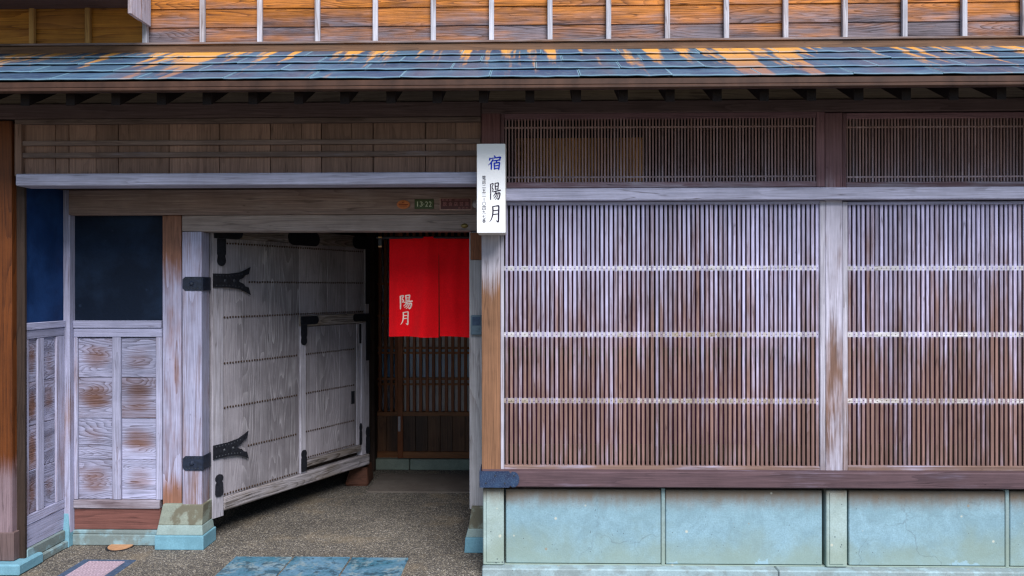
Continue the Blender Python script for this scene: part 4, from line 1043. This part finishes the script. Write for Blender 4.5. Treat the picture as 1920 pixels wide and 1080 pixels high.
# wooden name plate and intercom on the jamb
o = box('name_plate', X(882, 4.722), X(904, 4.722), 4.722, 4.734, Z(487, 4.722, 890), Z(436, 4.722, 890), 'plate_wood', None, .003)
tag(o, 'blank red-brown wooden name plate at the top of the right door jamb', 'name plate')
ic = empty('intercom', (X(893, 4.71), 4.734, Z(628, 4.71, 892)))
tag(ic, 'grey-blue intercom box on the right door jamb', 'intercom')
box('body', X(882.5, 4.712), X(905, 4.712), 4.712, 4.734, Z(628, 4.712, 892), Z(591, 4.712, 892), 'grey_plastic', ic, .004)
box('speaker_grille', X(885.5, 4.71), X(901, 4.71), 4.7095, 4.7118, Z(610, 4.71, 892), Z(594, 4.71, 892), 'drain_frame', ic, .001)
box('call_button', X(892, 4.71), X(898.5, 4.71), 4.708, 4.7118, Z(620.5, 4.71, 892), Z(614.5, 4.71, 892), 'grey_plastic', ic, .001)

# ---- noren
YN = 4.99
nx0, nxs, nx1 = X(730, YN), X(823, YN), X(823, YN)+(X(823, YN)-X(730, YN))*1.02
nzt, nzb, nzs = Z(444, YN, 800), Z(632, YN, 800), Z(478, YN, 800)
def cy(x, z):
    t = max(0, min(1, (nzt-z)/(nzt-nzb)))
    u = x-nx0
    a = (.020*(.3+t)*math.sin(u*17+.6+.5*t))+.013*(.15+t)*math.sin(u*39+1.3+t*1.5)+.003*math.sin(u*70+t*3)*(1-t*.5)+.004*math.sin(u*23+2)*t*t
    if x > nxs: a += .012*t*math.sin((x-nxs)*30)-.012*t*math.exp(-((x-nxs-.05-.06*t)/.02)**2)
    return YN+a
nor = empty('noren', (nxs, YN, nzt)); tag(nor, 'red noren curtain with white brush characters hanging in the gateway', 'curtain')
def panel(x0, x1, sway):
    nx, nz = 26, 36; V, Fc = [], []
    for j in range(nz+1):
        for i in range(nx+1):
            x = x0+(x1-x0)*i/nx; z = nzt+(nzb-nzt)*j/nz
            t = j/nz
            zz = z+(.004*math.sin(i/nx*5+sway) if j == nz else 0)
            g = 0
            if z < nzs: g = (.0010+.0025*((nzs-z)/(nzs-nzb)))
            xx = x+(-g if (sway == 0 and i == nx) else g if (sway and i == 0) else 0)
            if sway == 0 and i == 0: xx -= .008*t
            V.append((xx, cy(x, z), zz))
    for j in range(nz):
        for i in range(nx):
            a = j*(nx+1)+i; Fc.append((a, a+1, a+nx+2, a+nx+1))
    return mesh('cloth_panel', V, Fc, 'noren', nor, (0, 0, 0), True)
panel(nx0, nxs-.0004, 0); panel(nxs+.0004, nx1, 1)
pn = YN/F
brush_mesh('lettering', brush('陽', X(748, YN), Z(553.5, YN, 760), pn*25, pn*25.5, 0, 1.35), 'dye_white', nor, cy)
brush_mesh('lettering', brush('月', X(750.5, YN), Z(585, YN, 760), pn*17.5, pn*23.5, 0, 1.25), 'dye_white', nor, cy)
def tube(name, x0, x1, y, z, r, mat, parent, n=10):
    V, Fc = [], []
    for xx in (x0, x1):
        for k in range(n): V.append((xx-(x0+x1)/2, r*math.cos(2*math.pi*k/n), r*math.sin(2*math.pi*k/n)))
    for k in range(n): Fc.append((k, (k+1) % n, n+(k+1) % n, n+k))
    Fc.append(tuple(range(n))); Fc.append(tuple(range(n, 2*n)))
    return mesh(name, V, Fc, mat, parent, ((x0+x1)/2, y, z))
tube('curtain_rod', X(706, YN), nx1+.05, YN+.004, nzt-.004, .009, 'iron', nor)
hk = empty('rod_bracket', (X(712, YN), YN, nzt), None); tag(hk, 'small gold-tipped bracket left of the red noren', 'bracket')
box('bracket_plate', X(709, YN-.02), X(716, YN-.02), YN-.02, YN+.0, Z(464, YN, 712), Z(444, YN, 712), 'iron', hk, .002)
for q in (445.5, 462.5): box('bracket_tip', X(709, YN-.028), X(716, YN-.028), YN-.028, YN-.0205, Z(q+1.4, YN, 712), Z(q-1.4, YN, 712), 'gold_tip', hk, .002)

# ================================================================== THINGS ON THE GROUND
w = frustum('door_wedge', X(650, 6.3), X(693, 6.3), 6.22, 6.46, .0, .145, (.05, .012, .02), 'wedge', None, .018)
for v in w.data.vertices: v.co += Vector((random.uniform(-1, 1), random.uniform(-1, 1), random.uniform(-.6, .6) if v.co.z > .03 else 0))*.007
tag(w, 'brown wooden block propped under the free end of the gate', 'block')
Yc = H*F/(1030-540)
cap = empty('cap_plate', (X(225, Yc), Yc, 0)); tag(cap, 'tan oval cap set in the paving below the porch wall', 'cap')
extrude('cap_rim', ellipse(.079, .088), .004, 'iron', cap, (X(225, Yc), Yc, .0005), 'XY')
extrude('cap_disc', ellipse(.069, .078), .008, 'cap_tan', cap, (X(226, Yc), Yc, .0006), 'XY')
dc = empty('drain_cover', (-2.42, 4.22, 0)); tag(dc, 'pinkish iron drain cover in a blue-grey frame', 'drain cover')
yt = H*F/(1060-540); ya_ = yt-.42
xl, xr = X(166, yt), X(234, yt)
box('drain_frame', xl-.05, xr+.045, ya_-.05, yt+.04, -.04, .004, 'drain_frame', dc, .003)
box('cover_plate', xl, xr, ya_, yt, -.03, .009, 'drain_plate', dc, .003)
V, Fc = [], []
for i in range(10):
    for j in range(20):
        cx_, cy_ = xl+(i+.5+(j % 2)*.25)*(xr-xl)/10.6, ya_+(j+.5)*(yt-ya_)/20; b0 = len(V)
        for dx, dy in ((-.006, -.002), (.006, -.002), (.006, .004), (-.006, .004)): V.append((cx_+dx, cy_+dy, .0092))
        V.append((cx_, cy_, .0125)); Fc += [(b0, b0+1, b0+4), (b0+1, b0+2, b0+4), (b0+2, b0+3, b0+4), (b0+3, b0, b0+4)]
o = mesh('cover_tread', V, Fc, 'drain_plate', dc); o['kind'] = 'stuff'
